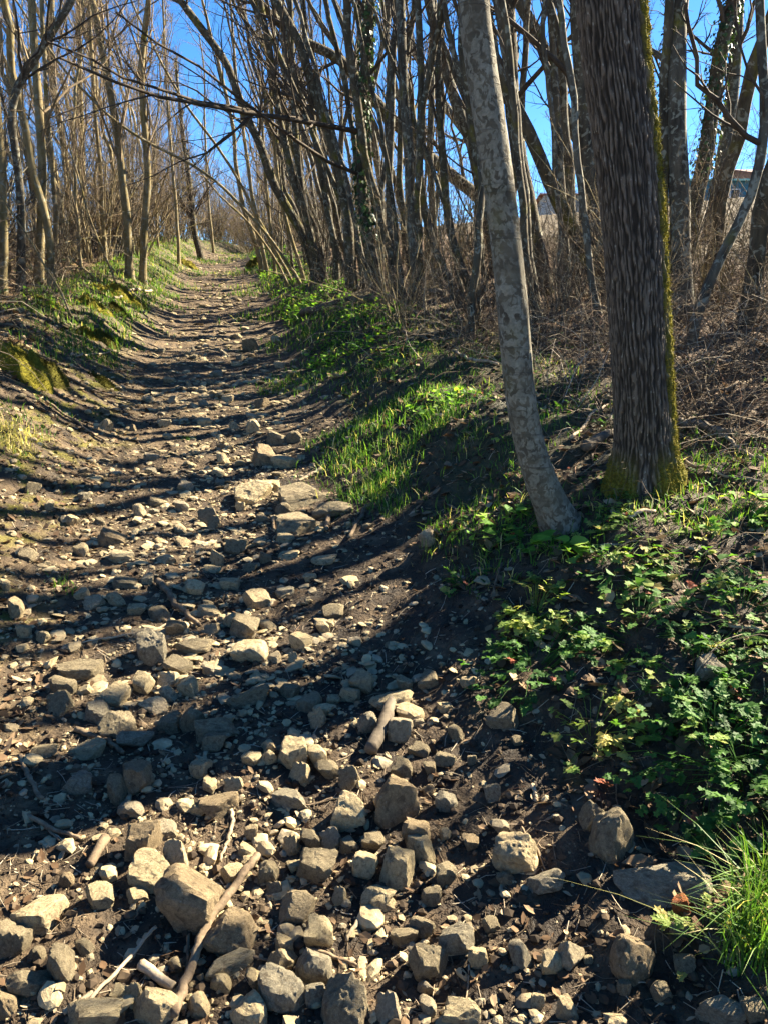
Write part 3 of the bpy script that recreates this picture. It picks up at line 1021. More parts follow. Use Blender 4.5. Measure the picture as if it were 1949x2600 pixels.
def crumbs():
    g = np.random.default_rng(27)
    n = 17000
    yy = np.exp(g.uniform(math.log(0.95), math.log(6.0), n))
    uu = g.uniform(-1.6, 2.4, n)
    xx = xc(yy) + uu
    zz = ground(xx, yy)
    acc = Acc()
    T = [rock(790 + k, 1, cuts=4, sharp=30, rough=0.2) for k in range(8)]
    for k, (V, F) in enumerate(T):
        s = np.arange(k, n, 8)
        sz = 0.004 * (8 ** (g.random(len(s)) ** 1.7))
        P = V[None] * np.stack([sz, sz * g.uniform(0.6, 1.2, len(s)), sz * 0.7], -1)[:, None]
        Q = P + np.stack([xx[s], yy[s], zz[s] + sz * 0.15], -1)[:, None]
        acc.add(Q.reshape(-1, 3), None, (F[None] + (np.arange(len(s)) * len(V))[:, None, None]).reshape(-1, 3), np.repeat(g.random(len(s)), len(V)))
    tag(link("soil_crumbs", acc.mesh("soil_crumbs", False), M['crumb']), "crumbs of dark earth on the track", None, None, "stuff")


crumbs()


def bank_rocks():
    g = np.random.default_rng(24)
    n = 900
    yy = np.exp(g.uniform(math.log(2.2), math.log(12), n))
    uu = -g.uniform(0.6, 2.2, n)
    xx = xc(yy) + uu
    zz = ground(xx, yy)
    acc = Acc()
    T = [rock(760 + k, 2, cuts=6, sharp=40, rough=0.06) for k in range(8)]
    for k, (V, F) in enumerate(T):
        s = np.arange(k, n, 8)
        a = g.uniform(0, 6.28, len(s))
        sz = g.uniform(0.012, 0.085, len(s)) * g.uniform(0.4, 1, len(s))
        P = V[None] * np.stack([sz, sz * 0.8, sz * 0.6], -1)[:, None]
        c, sn = np.cos(a)[:, None], np.sin(a)[:, None]
        Q = np.stack([P[..., 0] * c - P[..., 1] * sn, P[..., 0] * sn + P[..., 1] * c, P[..., 2]], -1) + np.stack([xx[s], yy[s], zz[s] + sz * 0.1], -1)[:, None]
        acc.add(Q.reshape(-1, 3), None, (F[None] + (np.arange(len(s)) * len(V))[:, None, None]).reshape(-1, 3), np.repeat(g.random(len(s)), len(V)))
    tag(link("rubble", acc.mesh("rubble", False), M['gravel']), "small stones poking from the left bank's earth", None, None, "stuff")


bank_rocks()


# ------------------------------------------------------------------ trees
def trace_pts(base, pts, lean=0.0):
    """pts: photo points from the base upwards, on the upright plane through the base; lean moves the top towards the viewer"""
    out = [np.asarray(base, float)]
    n = len(pts)
    for i, (u, v) in enumerate(pts):
        out.append(on_plane(u, v, base[1] - lean * (i + 1) / n))
    return out


def trunk_path(P, H, g, upw=0.12):
    P = [np.array(p) for p in P]
    d = norm(P[-1] - P[-2])
    z0 = P[0][2]
    k = 0
    while P[-1][2] - z0 < H and k < 60:
        d = norm(d + np.array([0, 0, upw]) + g.normal(size=3) * 0.06)
        P.append(P[-1] + d * 0.45)
        k += 1
    return P


TREES = []


def build_tree(name, label, cat, P, r0, mat, twigmat, seed, c=(12, 7, 6), tmin=0.22, lf=0.26, ang=0.75, up=0.12, group=None, flare=1.35, r_top=0.36,
               limbs=(), sides=10, wob=0.02, twig_r=0.0014, trunk_parent=None):
    g = np.random.default_rng(seed)
    base = np.asarray(P[0], float)
    L = sum(np.linalg.norm(np.diff(np.array(P), axis=0), axis=1))
    n = int(np.clip(L / 0.22, 14, 46))
    C = resample(P, n)
    wobv = np.stack([noise(np.arange(n) * 0.35 + seed, seed * 1.7 + k * 9) for k in range(3)], -1) * wob
    wobv[:2] = 0
    C = C + wobv
    t = np.linspace(0, 1, n)
    rad = r0 * (1 - (1 - r_top) * t ** 1.1)
    s = np.concatenate([[0], np.cumsum(np.linalg.norm(np.diff(C, axis=0), axis=1))])
    rad = rad * (1 + (flare - 1) * np.exp(-s / 0.12)) * (1 + 0.07 * noise(s * 3.3, seed * 2.1) + 0.05 * noise(s * 9, seed * 3.1))
    C[0, 2] -= 0.06
    root = empty(name, base)
    acc = Acc()
    tubes(C[None], rad[None], sides, acc)
    tr = link("trunk", acc.mesh("trunk", True, base), mat, root)
    crown = Acc()
    P1, R1 = spawn(C[None], rad[None], c[0], tmin, 0.98, lf, ang, 0.36, 8, 0.16, up, g, 0.4)
    for (pts, w0, w1) in limbs:
        q = resample(pts, 8)
        q = q + np.concatenate([np.zeros((1, 3)), g.normal(size=(7, 3)) * 0.02])
        P1 = np.concatenate([P1, q[None]])
        R1 = np.concatenate([R1, np.linspace(w0, w1, 8)[None]])
    tubes(P1, R1, 6, crown)
    P2, R2 = spawn(P1, R1, c[1], 0.12, 0.98, 0.42, 0.75, 0.55, 6, 0.18, up * 0.6, g, 0.15, 0.3, twig_r)
    tubes(P2, R2, 4, crown)
    if c[2]:
        P3, R3_ = spawn(P2, R2, c[2], 0.1, 1.0, 0.42, 0.7, 0.6, 4, 0.2, up * 0.5, g, 0.08, 0.4, twig_r)
        tubes(P3, R3_, 3, crown)
    link("crown", crown.mesh("crown", True, base), twigmat, root)
    tag(root, label, cat, group)
    TREES.append(dict(o=root, C=C, rad=rad, base=base))
    return root, C, rad


def traced_tree(label, px, w, H, mat='hedge', twig='twig', seed=0, lean=0.0, base=None, group="trees along the right bank", name="hedge_tree", cat="tree", limbs=(), **kw):
    b = np.asarray(base, float) if base is not None else hit(*px[0])
    b[2] = float(ground(b[0], b[1]))
    P = trace_pts(b, px[1:], lean)
    g = np.random.default_rng(seed + 500)
    P = trunk_path(P, H, g)
    r0 = px_size(b, w) / 2
    lm = []
    for (pts, w0, w1, dY) in limbs:
        q = [on_plane(u, v, b[1] - dY * i / (len(pts) - 1)) for i, (u, v) in enumerate(pts)]
        lm.append((q, px_size(b, w0) / 2, px_size(b, w1) / 2))
    return build_tree(name, label, cat, P, r0, M[mat], M[twig], seed, group=group, limbs=lm, **kw)


# --- ivy leaves on a trunk
def ivy_on(root, C, rad, s0, s1, n, seed, spread=0.05, size=0.045):
    g = np.random.default_rng(seed)
    m = len(C)
    t = g.uniform(s0, s1, n) * (m - 1)
    i = np.minimum(t.astype(int), m - 2)
    w = (t - i)[:, None]
    p = C[i] * (1 - w) + C[i + 1] * w
    r = rad[i]
    a = g.uniform(0, 2 * math.pi, n)
    bul = 1 + 1.3 * np.clip(noise(t * 0.7, a, seed), 0, 1)
    out = np.stack([np.cos(a), np.sin(a), g.normal(0, 0.25, n)], -1)
    pos = p + out * (r + spread * bul * g.uniform(0.1, 1.0, n))[:, None]
    T = np.array([[0, 0, 0], [0.5, 0.35, 0.06], [0.32, 0.8, 0.0], [0, 1.15, -0.05], [-0.32, 0.8, 0.0], [-0.5, 0.35, 0.06]])
    tri = np.array([[0, 1, 2], [0, 2, 3], [0, 3, 4], [0, 4, 5]])
    dn = norm(np.stack([out[:, 0] * 0.5, out[:, 1] * 0.5, -np.ones(n)], -1) + g.normal(size=(n, 3)) * 0.4)
    sd = norm(np.cross(dn, out))
    nn = np.cross(sd, dn)
    sz = size * g.uniform(0.6, 1.3, n)
    V = pos[:, None, :] + sz[:, None, None] * (T[None, :, 0:1] * sd[:, None] + T[None, :, 1:2] * dn[:, None] + T[None, :, 2:3] * nn[:, None])
    F = (tri[None] + (np.arange(n) * 6)[:, None, None]).reshape(-1, 3)
    acc = Acc()
    acc.add(V.reshape(-1, 3), None, F, np.repeat(g.random(n), 6))
    return link("ivy", acc.mesh("ivy", False, np.array(root.location)), M['ivy'], root)


# --- the furrowed trunk in front
def furrowed_tree():
    b = hit(1634, 1222)
    b[2] = float(ground(b[0], b[1]))
    spine = [(1634, 1110), (1630, 1000), (1616, 760), (1600, 500), (1571, 250), (1536, 0)]
    P = trunk_path(trace_pts(b, spine, 0.25), 8.5, np.random.default_rng(3), 0.05)
    C = resample(P, 60)
    L0 = np.linalg.norm(np.diff(C, axis=0), axis=1).sum()
    f = np.concatenate([np.linspace(0, 3.0 / L0, 500, endpoint=False), np.linspace(3.0 / L0, 1, 40)])
    n, k = len(f), 220
    tt = f * 59
    C = np.stack([np.interp(tt, np.arange(60), C[:, i]) for i in range(3)], -1)
    s = np.concatenate([[0], np.cumsum(np.linalg.norm(np.diff(C, axis=0), axis=1))])
    r0 = px_size(b, 130) / 2
    rad = r0 * (1.04 - 0.035 * s) * (1 + 0.42 * np.exp(-s / 0.10))
    rad = np.maximum(rad, 0.035)
    tan = norm(np.gradient(C, axis=0))
    N = norm(np.cross(tan, np.array([0, 1.0, 0])))
    B = np.cross(tan, N)
    th = np.linspace(0, 2 * math.pi, k, endpoint=False)
    S, TH = np.meshgrid(s, th, indexing='ij')
    cx, cy = np.cos(TH), np.sin(TH)
    w1 = noise(cx * 2.6, cy * 2.6, S * 2.4) * 0.75 + noise(cx * 5.5, cy * 5.5, S * 10.0 + 7) * 0.7 + 0.30 * noise(cx * 10, cy * 10, S * 24)
    ph = TH * 44 / (2 * math.pi) + w1
    f1 = 0.5 + 0.5 * np.cos(2 * math.pi * ph)
    cut = noise(np.cos(TH) * 11, np.sin(TH) * 11, S * 22.0 + 20)
    ridge = sstep(0.05, 0.62, f1) * (0.35 + 0.65 * sstep(-0.30, 0.02, cut)) + 0.30 * sstep(0.25, 0.6, cut) * (1 - f1)
    ridge = np.clip(ridge + 0.30 * noise(cx * 14, cy * 14, S * 34) * ridge, 0, 1)
    lob = 0.05 * noise(cx * 1.2, cy * 1.2, S * 0.9) + 0.22 * np.exp(-S / 0.12) * noise(cx * 2.1 + 5, cy * 2.1, 0.5)
    rr = rad[:, None] * (1 + lob) - 0.0085 * (1 - ridge)
    # moss thickens the side that faces right
    side = np.cos(TH) * (N @ np.array([0.97, -0.22, 0]))[:, None] + np.sin(TH) * (B @ np.array([0.97, -0.22, 0]))[:, None]
    mo = sstep(0.84, 0.95, side + 0.10 * noise(cx * 5, cy * 5, S * 5)) * sstep(3.9, 2.6, S)
    mo = np.maximum(mo, sstep(0.22, 0.03, S) * sstep(0.1, 0.55, np.abs(side) + 0.2 * noise(cx * 4, cy * 4, S * 6)))
    rr = rr + mo * (0.013 + 0.012 * np.clip(noise(cx * 16, cy * 16, S * 30), -1, 1))
    V = C[:, None, :] + rr[..., None] * (N[:, None, :] * cx[..., None] + B[:, None, :] * cy[..., None])
    V[0, :, 2] -= 0.1
    idx = np.arange(n * k).reshape(n, k)
    nx = np.roll(idx, -1, axis=1)
    q = np.stack([idx[:-1], nx[:-1], nx[1:], idx[1:]], -1).reshape(-1, 4)
    root = empty("furrowed_tree", b)
    me = mesh_np("trunk", V.reshape(-1, 3) - b, [q], True, {"ridge": ridge.ravel(), "moss": mo.ravel()})
    link("trunk", me, M['oak'], root)
    # moss fringe
    g = np.random.default_rng(8)
    pick = np.where((mo.ravel() > 0.5) & (g.random(n * k) < 0.55))[0]
    base = V.reshape(-1, 3)[pick]
    out = norm(base - C[pick // k])
    m = len(pick)
    d = norm(out + g.normal(size=(m, 3)) * 0.55)
    sd = norm(np.cross(d, g.normal(size=(m, 3))))
    ln = g.uniform(0.006, 0.017, m)[:, None]
    Vb = np.stack([base + sd * 0.0022, base - sd * 0.0022, base + d * ln], 1)
    acc = Acc()
    acc.add(Vb.reshape(-1, 3), None, np.arange(3 * m).reshape(-1, 3))
    o = link("moss", acc.mesh("moss", False, b), M['moss'], root)
    # crown high above the picture
    cr = Acc()
    gg = np.random.default_rng(4)
    P1, R1 = spawn(C[None, ::20], rad[None, ::20], 8, 0.5, 0.98, 0.30, 0.8, 0.3, 8, 0.15, 0.2, gg)
    tubes(P1, R1, 6, cr)
    P2, R2 = spawn(P1, R1, 6, 0.15, 1, 0.45, 0.7, 0.5, 6, 0.16, 0.1, gg)
    tubes(P2, R2, 4, cr)
    P3, R3_ = spawn(P2, R2, 5, 0.1, 1, 0.45, 0.7, 0.5, 4, 0.2, 0.05, gg, rmin=0.002)
    tubes(P3, R3_, 3, cr)
    link("crown", cr.mesh("crown", True, b), M['twig'], root)
    tag(root, "thick dark tree trunk with deeply furrowed bark and yellow moss down its right side", "tree")
    # the bent snag poking from the bark
    sn = [on_plane(1715, 905, b[1] - .05), on_plane(1690, 916, b[1] - .2), on_plane(1672, 912, b[1] - .25), on_plane(1668, 906, b[1] - .27)]
    return root


furrowed_tree()


# --- the pale trunk beside it
def pale_tree():
    b = hit(1428, 1345)
    b[2] = float(ground(b[0], b[1]))
    spine = [(1405, 1290), (1372, 1238), (1330, 1085), (1316, 1000), (1296, 720), (1270, 500), (1241, 300), (1194, 0)]
    P = trunk_path(trace_pts(b, spine, 0.15), 8.0, np.random.default_rng(13), 0.08)
    n, k = 300, 56
    C = resample(P, 70)
    tt = np.linspace(0, 69, n)
    C = np.stack([np.interp(tt, np.arange(70), C[:, i]) for i in range(3)], -1)
    s = np.concatenate([[0], np.cumsum(np.linalg.norm(np.diff(C, axis=0), axis=1))])
    r0 = px_size(b, 75) / 2
    rad = r0 * (1.0 - 0.075 * s) * (1 + 0.45 * np.exp(-s / 0.12))
    rad = np.maximum(rad, 0.012)
    tan = norm(np.gradient(C, axis=0))
    N = norm(np.cross(tan, np.array([0, 1.0, 0])))
    B = np.cross(tan, N)
    th = np.linspace(0, 2 * math.pi, k, endpoint=False)
    S, TH = np.meshgrid(s, th, indexing='ij')
    cx, cy = np.cos(TH), np.sin(TH)
    rr = rad[:, None] * (1 + 0.05 * noise(cx * 1.3, cy * 1.3, S * 2.2) + 0.03 * noise(cx * 4, cy * 4, S * 11) + 0.25 * np.exp(-S / 0.1) * noise(cx * 2, cy * 2, 3.0))
    # old branch scars: raised collars
    for (sv, av) in ((0.52, -1.4), (0.80, -1.7), (1.02, -1.2), (1.24, -2.0), (1.40, -1.5), (1.75, -1.0), (2.05, -1.9), (2.5, -1.3)):
        dth = np.angle(np.exp(1j * (TH - av)))
        rr = rr + 0.010 * np.exp(-((S - sv) / 0.022) ** 2 - (dth / 0.32) ** 2) - 0.012 * np.exp(-((S - sv) / 0.009) ** 2 - (dth / 0.13) ** 2)
    V = C[:, None, :] + rr[..., None] * (N[:, None, :] * cx[..., None] + B[:, None, :] * cy[..., None])
    V[0, :, 2] -= 0.1
    idx = np.arange(n * k).reshape(n, k)
    nx = np.roll(idx, -1, axis=1)
    q = np.stack([idx[:-1], nx[:-1], nx[1:], idx[1:]], -1).reshape(-1, 4)
    root = empty("pale_tree", b)
    link("trunk", mesh_np("trunk", V.reshape(-1, 3) - b, [q], True), M['pale'], root)
    cr = Acc()
    gg = np.random.default_rng(14)
    P1, R1 = spawn(C[None, ::10], rad[None, ::10], 8, 0.45, 0.98, 0.30, 0.8, 0.3, 8, 0.15, 0.2, gg)
    tubes(P1, R1, 6, cr)
    P2, R2 = spawn(P1, R1, 6, 0.15, 1, 0.45, 0.7, 0.5, 6, 0.16, 0.1, gg)
    tubes(P2, R2, 4, cr)
    P3, R3_ = spawn(P2, R2, 5, 0.1, 1, 0.45, 0.7, 0.5, 4, 0.2, 0.05, gg, rmin=0.002)
    tubes(P3, R3_, 3, cr)
    link("crown", cr.mesh("crown", True, b), M['twig'], root)
    tag(root, "slender tree with pale lichen-blotched bark, curved foot, left of the furrowed trunk", "tree")


pale_tree()

# --- traced stems of the right bank
RB = "trees along the right bank"
traced_tree("upright grey tree right behind the pale lichen-blotched trunk", [(1385, 745), (1371, 663), (1320, 420), (1292, 200), (1290, 0)], 42, 8, 'hedge', seed=31)
traced_tree("leaning tree crossing behind the furrowed trunk towards upper left", [(1575, 700), (1528, 482), (1492, 392), (1420, 270), (1383, 120), (1311, 0)], 36, 8, 'hedge2', seed=32)
traced_tree("yellow-lichened stem leaning left between the pale and the furrowed trunks", [(1540, 760), (1486, 645), (1419, 525), (1371, 410), (1323, 290), (1257, 180), (1200, 60)], 36, 7, 'hedge', seed=33, lean=0.4)
traced_tree("straight dark tree half hidden by the left side of the furrowed trunk", [(1525, 760), (1516, 663), (1494, 420), (1478, 240), (1462, 0)], 44, 9, 'hedge2', seed=34)
traced_tree("thick upright tree with lichen just right of the furrowed trunk", [(1735, 800), (1730, 754), (1727, 540), (1721, 420), (1715, 180), (1712, 0)], 52, 9, 'hedge2', seed=35)
r_, C_, q_ = traced_tree("ivy-clad trunk leaning right, near the right edge", [(1745, 640), (1757, 543), (1781, 450), (1805, 300), (1823, 150), (1860, 0)], 42, 9, 'hedge', seed=36)
ivy_on(r_, C_, q_, 0.12, 0.8, 1500, 1, 0.07, 0.05)
traced_tree("slim dark tree leaning right, between ivy-clad trunk and curved stem", [(1795, 620), (1817, 512), (1835, 392), (1860, 240), (1872, 0)], 36, 9, 'hedge2', seed=37)
traced_tree("dark stem sweeping in a curve from low bank up the right edge", [(1748, 880), (1751, 844), (1775, 760), (1805, 681), (1866, 597), (1914, 531), (1938, 422), (1945, 300), (1941, 150), (1932, 0)], 26, 6, 'hedge2', seed=38,
            limbs=[([(1938, 368), (1853, 314), (1793, 260), (1781, 199), (1757, 120), (1739, 0)], 15, 8, 0.3)], c=(9, 6, 5))
r_, C_, q_ = traced_tree("ivy-covered thin stem peeping out right behind the furrowed trunk", [(1668, 640), (1672, 480), (1680, 300), (1690, 180), (1700, 60)], 20, 7, 'hedge', seed=39)
ivy_on(r_, C_, q_, 0.1, 0.75, 700, 2, 0.06, 0.05)
traced_tree("long limbed tree whose mossy crooked bough arches far over the track", [(1330, 650), (1232, 513), (1130, 434), (1045, 356), (949, 253), (905, 199), (862, 139), (754, 103), (651, 0)], 34, 5.5, 'hedge', seed=40, lean=0.8, c=(12, 7, 5), tmin=0.15)
traced_tree("slanting stem that disappears behind the pale trunk from upper left", [(1290, 560), (1196, 356), (1118, 253), (1045, 120), (985, 0)], 28, 7.5, 'hedge2', seed=41)
traced_tree("crooked stem with an elbow bending left over the track's edge", [(806, 712), (788, 626), (755, 561), (722, 517), (679, 445), (672, 383), (651, 338), (609, 271), (585, 163), (525, 90), (458, 0)], 24, 7, 'hedge', seed=42, lean=0.6, c=(10, 7, 5))
traced_tree("tree just right of the elbowed stem, leaning slightly left", [(814, 716), (795, 626), (769, 524), (744, 463), (730, 390), (708, 300), (690, 150), (660, 0)], 20, 9, 'hedge', seed=43)
traced_tree("second straight stem right of the elbowed one, forking from the same stool", [(822, 718), (800, 640), (773, 535), (762, 463), (755, 372), (748, 300), (740, 120), (735, 0)], 19, 9, 'hedge', seed=44)
traced_tree("slim mossy stem left of the dark leaning trunk in the thicket", [(856, 728), (853, 644), (838, 553), (824, 481), (806, 390), (795, 318), (780, 140), (770, 0)], 17, 9, 'hedge', seed=45)
traced_tree("dark trunk leaning left in the middle of the thicket", [(893, 735), (888, 620), (874, 481), (853, 390), (824, 318), (760, 100), (700, 0)], 28, 8, 'hedge', seed=46)
r_, C_, q_ = traced_tree("ivy-wrapped trunk in the thicket with long dark boughs reaching left over the track", [(960, 752), (947, 662), (925, 553), (914, 445), (918, 372), (918, 300), (930, 120), (940, 0)], 28, 8.5, 'hedge', seed=47, c=(9, 7, 6),
    limbs=[([(918, 335), (840, 318), (740, 300), (603, 283), (543, 277), (446, 241), (362, 241), (289, 223), (151, 151)], 13, 4, 3.0),
           ([(760, 300), (650, 290), (482, 247), (338, 205), (241, 163), (120, 103)], 9, 3, 3.4),
           ([(905, 440), (800, 400), (700, 330), (560, 200), (420, 110), (300, 40)], 9, 3, 3.0)])
ivy_on(r_, C_, q_, 0.08, 0.6, 1100, 3, 0.06, 0.05)
traced_tree("thin pale-lit stem right of the ivy-wrapped trunk", [(1003, 745), (990, 653), (987, 508), (994, 300), (1000, 120), (1010, 0)], 18, 9, 'hedge2', seed=48)
traced_tree("stout upright stem in the thicket, two stems right of the ivy-wrapped trunk", [(1066, 752), (1044, 608), (1041, 481), (1030, 300), (1020, 120), (1015, 0)], 27, 9, 'hedge2', seed=49)
traced_tree("S-shaped stem bending right to its foot behind the long fallen log", [(1175, 775), (1131, 698), (1095, 626), (1081, 553), (1059, 473), (1063, 408), (1070, 200), (1060, 0)], 20, 8, 'hedge', seed=50)
traced_tree("slim vertical stem seen against the sky above the S-shaped one", [(1106, 700), (1095, 553), (1092, 445), (1092, 300), (1100, 0)], 19, 9, 'hedge2', seed=51)
traced_tree("stem curving right to its foot, next to the pale trunk's left side", [(1208, 765), (1168, 680), (1150, 626), (1135, 553), (1121, 408), (1110, 200), (1118, 0)], 20, 8, 'hedge', seed=52)
traced_tree("dark tree hugging the left side of the pale trunk", [(1262, 700), (1230, 517), (1207, 445), (1204, 372), (1175, 318), (1120, 150), (1090, 0)], 30, 9, 'hedge2', seed=53)
traced_tree("thin stem crossing others at a slant left of the ivy-wrapped trunk", [(925, 735), (905, 600), (850, 470), (790, 330), (720, 160), (640, 0)], 14, 8, 'hedge', seed=54)
traced_tree("twin-stemmed sapling seen against pale field beside the straight dark tree", [(1440, 750), (1432, 560), (1420, 400), (1405, 200), (1395, 0)], 20, 8, 'hedge2', seed=55)
traced_tree("narrow upright stem between the grey tree and the furrowed trunk", [(1465, 720), (1448, 560), (1440, 420), (1412, 250), (1418, 100), (1425, 0)], 16, 8, 'hedge', seed=56)
# thin arching stems farther up on the right
for i, (lab, px, w) in enumerate([
    ("pale whippy stem arching far left over the track, the longest of its clump", [(769, 723), (690, 610), (617, 521), (520, 436), (460, 400), (420, 385)], 8),
    ("pale whippy stem arching left beneath the elbowed stem", [(745, 715), (690, 620), (640, 520), (590, 430), (540, 350), (480, 280)], 8),
    ("slim grey stem standing at the right edge of the upper track", [(668, 692), (648, 605), (617, 533), (600, 420), (590, 300), (560, 180)], 13),
    ("second slim grey stem at the right edge of the upper track", [(680, 695), (660, 600), (640, 500), (625, 380), (600, 200), (590, 60)], 11),
    ("thin straight rod rising through the arching clump", [(700, 700), (690, 600), (676, 480), (668, 330), (655, 150), (650, 20)], 9),
    ("thin leaning rod lowest in the arching clump", [(735, 725), (700, 660), (655, 590), (610, 540), (560, 500)], 7),
    ("grey rod between the arching clump and the elbowed stem", [(775, 715), (745, 620), (715, 520), (700, 400), (690, 260), (675, 90)], 10),
]):
    traced_tree(lab, px, w, 6.5 if i != 5 else 2.2, 'leftbark', 'twigl', seed=60 + i, lean=0.5, c=(8, 6, 5), name="arching_stem", group="slim stems at the upper right of the track")

# --- traced trees of the left bank
LB = "trees along the left bank"
kwl = dict(group=LB, name="woodland_tree", c=(16, 8, 6), up=0.25, ang=0.6, tmin=0.18)
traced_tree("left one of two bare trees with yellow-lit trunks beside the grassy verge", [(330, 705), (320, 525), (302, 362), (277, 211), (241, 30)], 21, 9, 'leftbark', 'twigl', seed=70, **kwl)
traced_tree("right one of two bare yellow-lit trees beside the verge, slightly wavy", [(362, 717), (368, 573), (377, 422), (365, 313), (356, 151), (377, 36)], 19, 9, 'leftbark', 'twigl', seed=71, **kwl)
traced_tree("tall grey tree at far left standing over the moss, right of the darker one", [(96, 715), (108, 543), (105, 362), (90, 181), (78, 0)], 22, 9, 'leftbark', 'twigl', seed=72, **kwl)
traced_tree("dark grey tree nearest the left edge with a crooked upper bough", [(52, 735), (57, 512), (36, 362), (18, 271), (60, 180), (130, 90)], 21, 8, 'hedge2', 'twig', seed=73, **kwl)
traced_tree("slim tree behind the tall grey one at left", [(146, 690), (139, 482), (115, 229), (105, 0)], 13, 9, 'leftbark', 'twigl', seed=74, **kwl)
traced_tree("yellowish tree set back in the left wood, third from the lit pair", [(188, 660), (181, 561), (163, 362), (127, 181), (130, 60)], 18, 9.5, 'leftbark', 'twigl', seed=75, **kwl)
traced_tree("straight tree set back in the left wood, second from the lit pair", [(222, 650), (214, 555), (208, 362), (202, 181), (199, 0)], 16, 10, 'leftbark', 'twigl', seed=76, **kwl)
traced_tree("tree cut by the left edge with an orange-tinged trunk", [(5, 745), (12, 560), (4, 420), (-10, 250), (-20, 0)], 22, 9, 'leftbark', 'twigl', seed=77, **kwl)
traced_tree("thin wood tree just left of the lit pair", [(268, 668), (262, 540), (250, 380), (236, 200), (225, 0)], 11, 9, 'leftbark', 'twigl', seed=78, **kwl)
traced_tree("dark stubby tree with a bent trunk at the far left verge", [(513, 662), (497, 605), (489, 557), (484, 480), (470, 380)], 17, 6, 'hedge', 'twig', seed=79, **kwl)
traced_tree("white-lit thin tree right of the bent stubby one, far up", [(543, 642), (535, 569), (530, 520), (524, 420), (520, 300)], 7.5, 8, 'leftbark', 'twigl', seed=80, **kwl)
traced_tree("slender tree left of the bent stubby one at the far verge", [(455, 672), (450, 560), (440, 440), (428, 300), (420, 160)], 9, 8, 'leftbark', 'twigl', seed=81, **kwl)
# leaning bare poles on the left bank
for i, (lab, px, w, H) in enumerate([
    ("bare pole leaning left up from the moss in front of the lit pair", [(296, 718), (265, 640), (229, 561), (205, 470)], 6.5, 2.2),
    ("thin dead rod leaning left across the left bank, nearest the viewer", [(185, 806), (140, 715), (90, 627), (60, 590)], 5.5, 1.3),
    ("bleached fallen pole sloping low over the leaf litter at left", [(255, 720), (200, 672), (150, 630)], 6, 0.9),
]):
    traced_tree(lab, px, w, H, 'leftbark', 'twigl', seed=85 + i, c=(3, 3, 0), name="leaning_pole", cat="pole", group="leaning bare poles on the left bank", flare=1.0, r_top=0.5)

# --- more trees of both hedges, copied from a few kinds
KINDS = []
for i in range(12):
    g = np.random.default_rng(900 + i)
    LEANS = [(-0.25, 0), (0.05, 0.05), (-0.1, -0.05), (0.12, 0.0), (-0.35, 0.1), (0.0, -0.1), (-0.18, 0.05), (0.06, 0.0), (-0.12, 0.04), (0.1, 0.1), (-0.05, 0.0), (0.02, 0.08)]
    lean = LEANS[i]
    P = [np.array([0, 0, 0.0])]
    d = norm(np.array([lean[0] * 0.6, lean[1], 1.0]))
    P.append(P[0] + d * 0.4)
    P = trunk_path(P, 7.5 + (i % 3), g, 0.03)
    P = [np.array([p[0] + lean[0] * 0.05 * p[2] ** 1.6, p[1], p[2]]) for p in P]
    nm = "bare_tree"
    build_tree(nm, "x", "tree", P, (0.03 + 0.008 * (i % 3)) if i > 6 else (0.045 + 0.012 * (i % 3)), M['leftbark' if i > 6 else ('hedge', 'hedge2')[i % 2]], M['twigl' if i > 6 else 'twig'], 950 + i, c=(20, 8, 7) if i > 6 else (8, 5, 4), tmin=0.12, lf=0.25 if i > 6 else 0.27,
               ang=0.6, up=0.2 if i > 6 else 0.12, wob=0.10, sides=8, twig_r=0.0027 if i > 6 else 0.0015)
    KINDS.append(TREES.pop()['o'])
first = [True] * 12


def project(p):
    dpt = max(depth_of(p), 0.1)
    return 974.5 + p[0] / dpt * FPX, 1300 - ((p[2] - CAM_H) * CP + p[1] * SP) / dpt * FPX


TMARKS = [((1634, 700), "the furrowed trunk"), ((1300, 700), "the pale trunk"), ((1735, 650), "the thick upright tree"), ((940, 600), "the ivy-wrapped trunk"), ((755, 560), "the elbowed stem"),
          ((345, 600), "the lit pair of trees"), ((100, 600), "the tall grey tree"), ((510, 620), "the bent stubby tree"), ((600, 600), "the track's crest"), ((665, 640), "the slim grey stems"),
          ((1110, 650), "the S-shaped stem"), ((1500, 650), "the straight dark tree"), ((45, 650), "the tree nearest the left edge"), ((215, 600), "the set-back trees of the left wood"),
          ((1775, 650), "the curved stem"), ((870, 620), "the dark leaning trunk"), ((450, 600), "the slender verge tree"), ((700, 650), "the arching clump")]
AUTO, used_t = [], set()


def auto_label(o, noun, look, x, y, s, z):
    u, v = project(np.array([x, y, z + 1.2]))
    size = 'low' if s < 0.68 else 'middling' if s < 0.9 else 'tall'
    far_ = 'near' if y < 9 else 'set-back' if y < 16 else 'far' if y < 28 else 'farthest'
    order = sorted(TMARKS, key=lambda k: abs(k[0][0] - u) + 0.5 * abs(k[0][1] - v))
    rels = []
    for (mu, mv), nm in order[:3]:
        d = u - mu
        rels.append((("close behind" if abs(d) < 22 else "just left of" if -60 < d < 0 else "just right of" if 0 <= d < 60 else "left of" if d < 0 else "right of"), nm))
    opts = [f"{size} {look} {noun} {r} {n}" for r, n in rels] + [f"{far_} {size} {look} {noun} {r} {n}" for r, n in rels]
    opts += [f"{far_} {size} {look} {noun} {rels[0][0]} {rels[0][1]}, {rels[1][0]} {rels[1][1]}", f"{far_} {size} {look} {noun} {rels[0][0]} {rels[0][1]}, {rels[2][0]} {rels[2][1]}",
             f"{far_} {size} {look} {noun} {rels[1][0]} {rels[1][1]}, {rels[2][0]} {rels[2][1]}"]
    lab = next((t for t in opts if t not in used_t and len(t.split()) <= 16), None)
    if lab:
        used_t.add(lab)
        o["label"] = lab


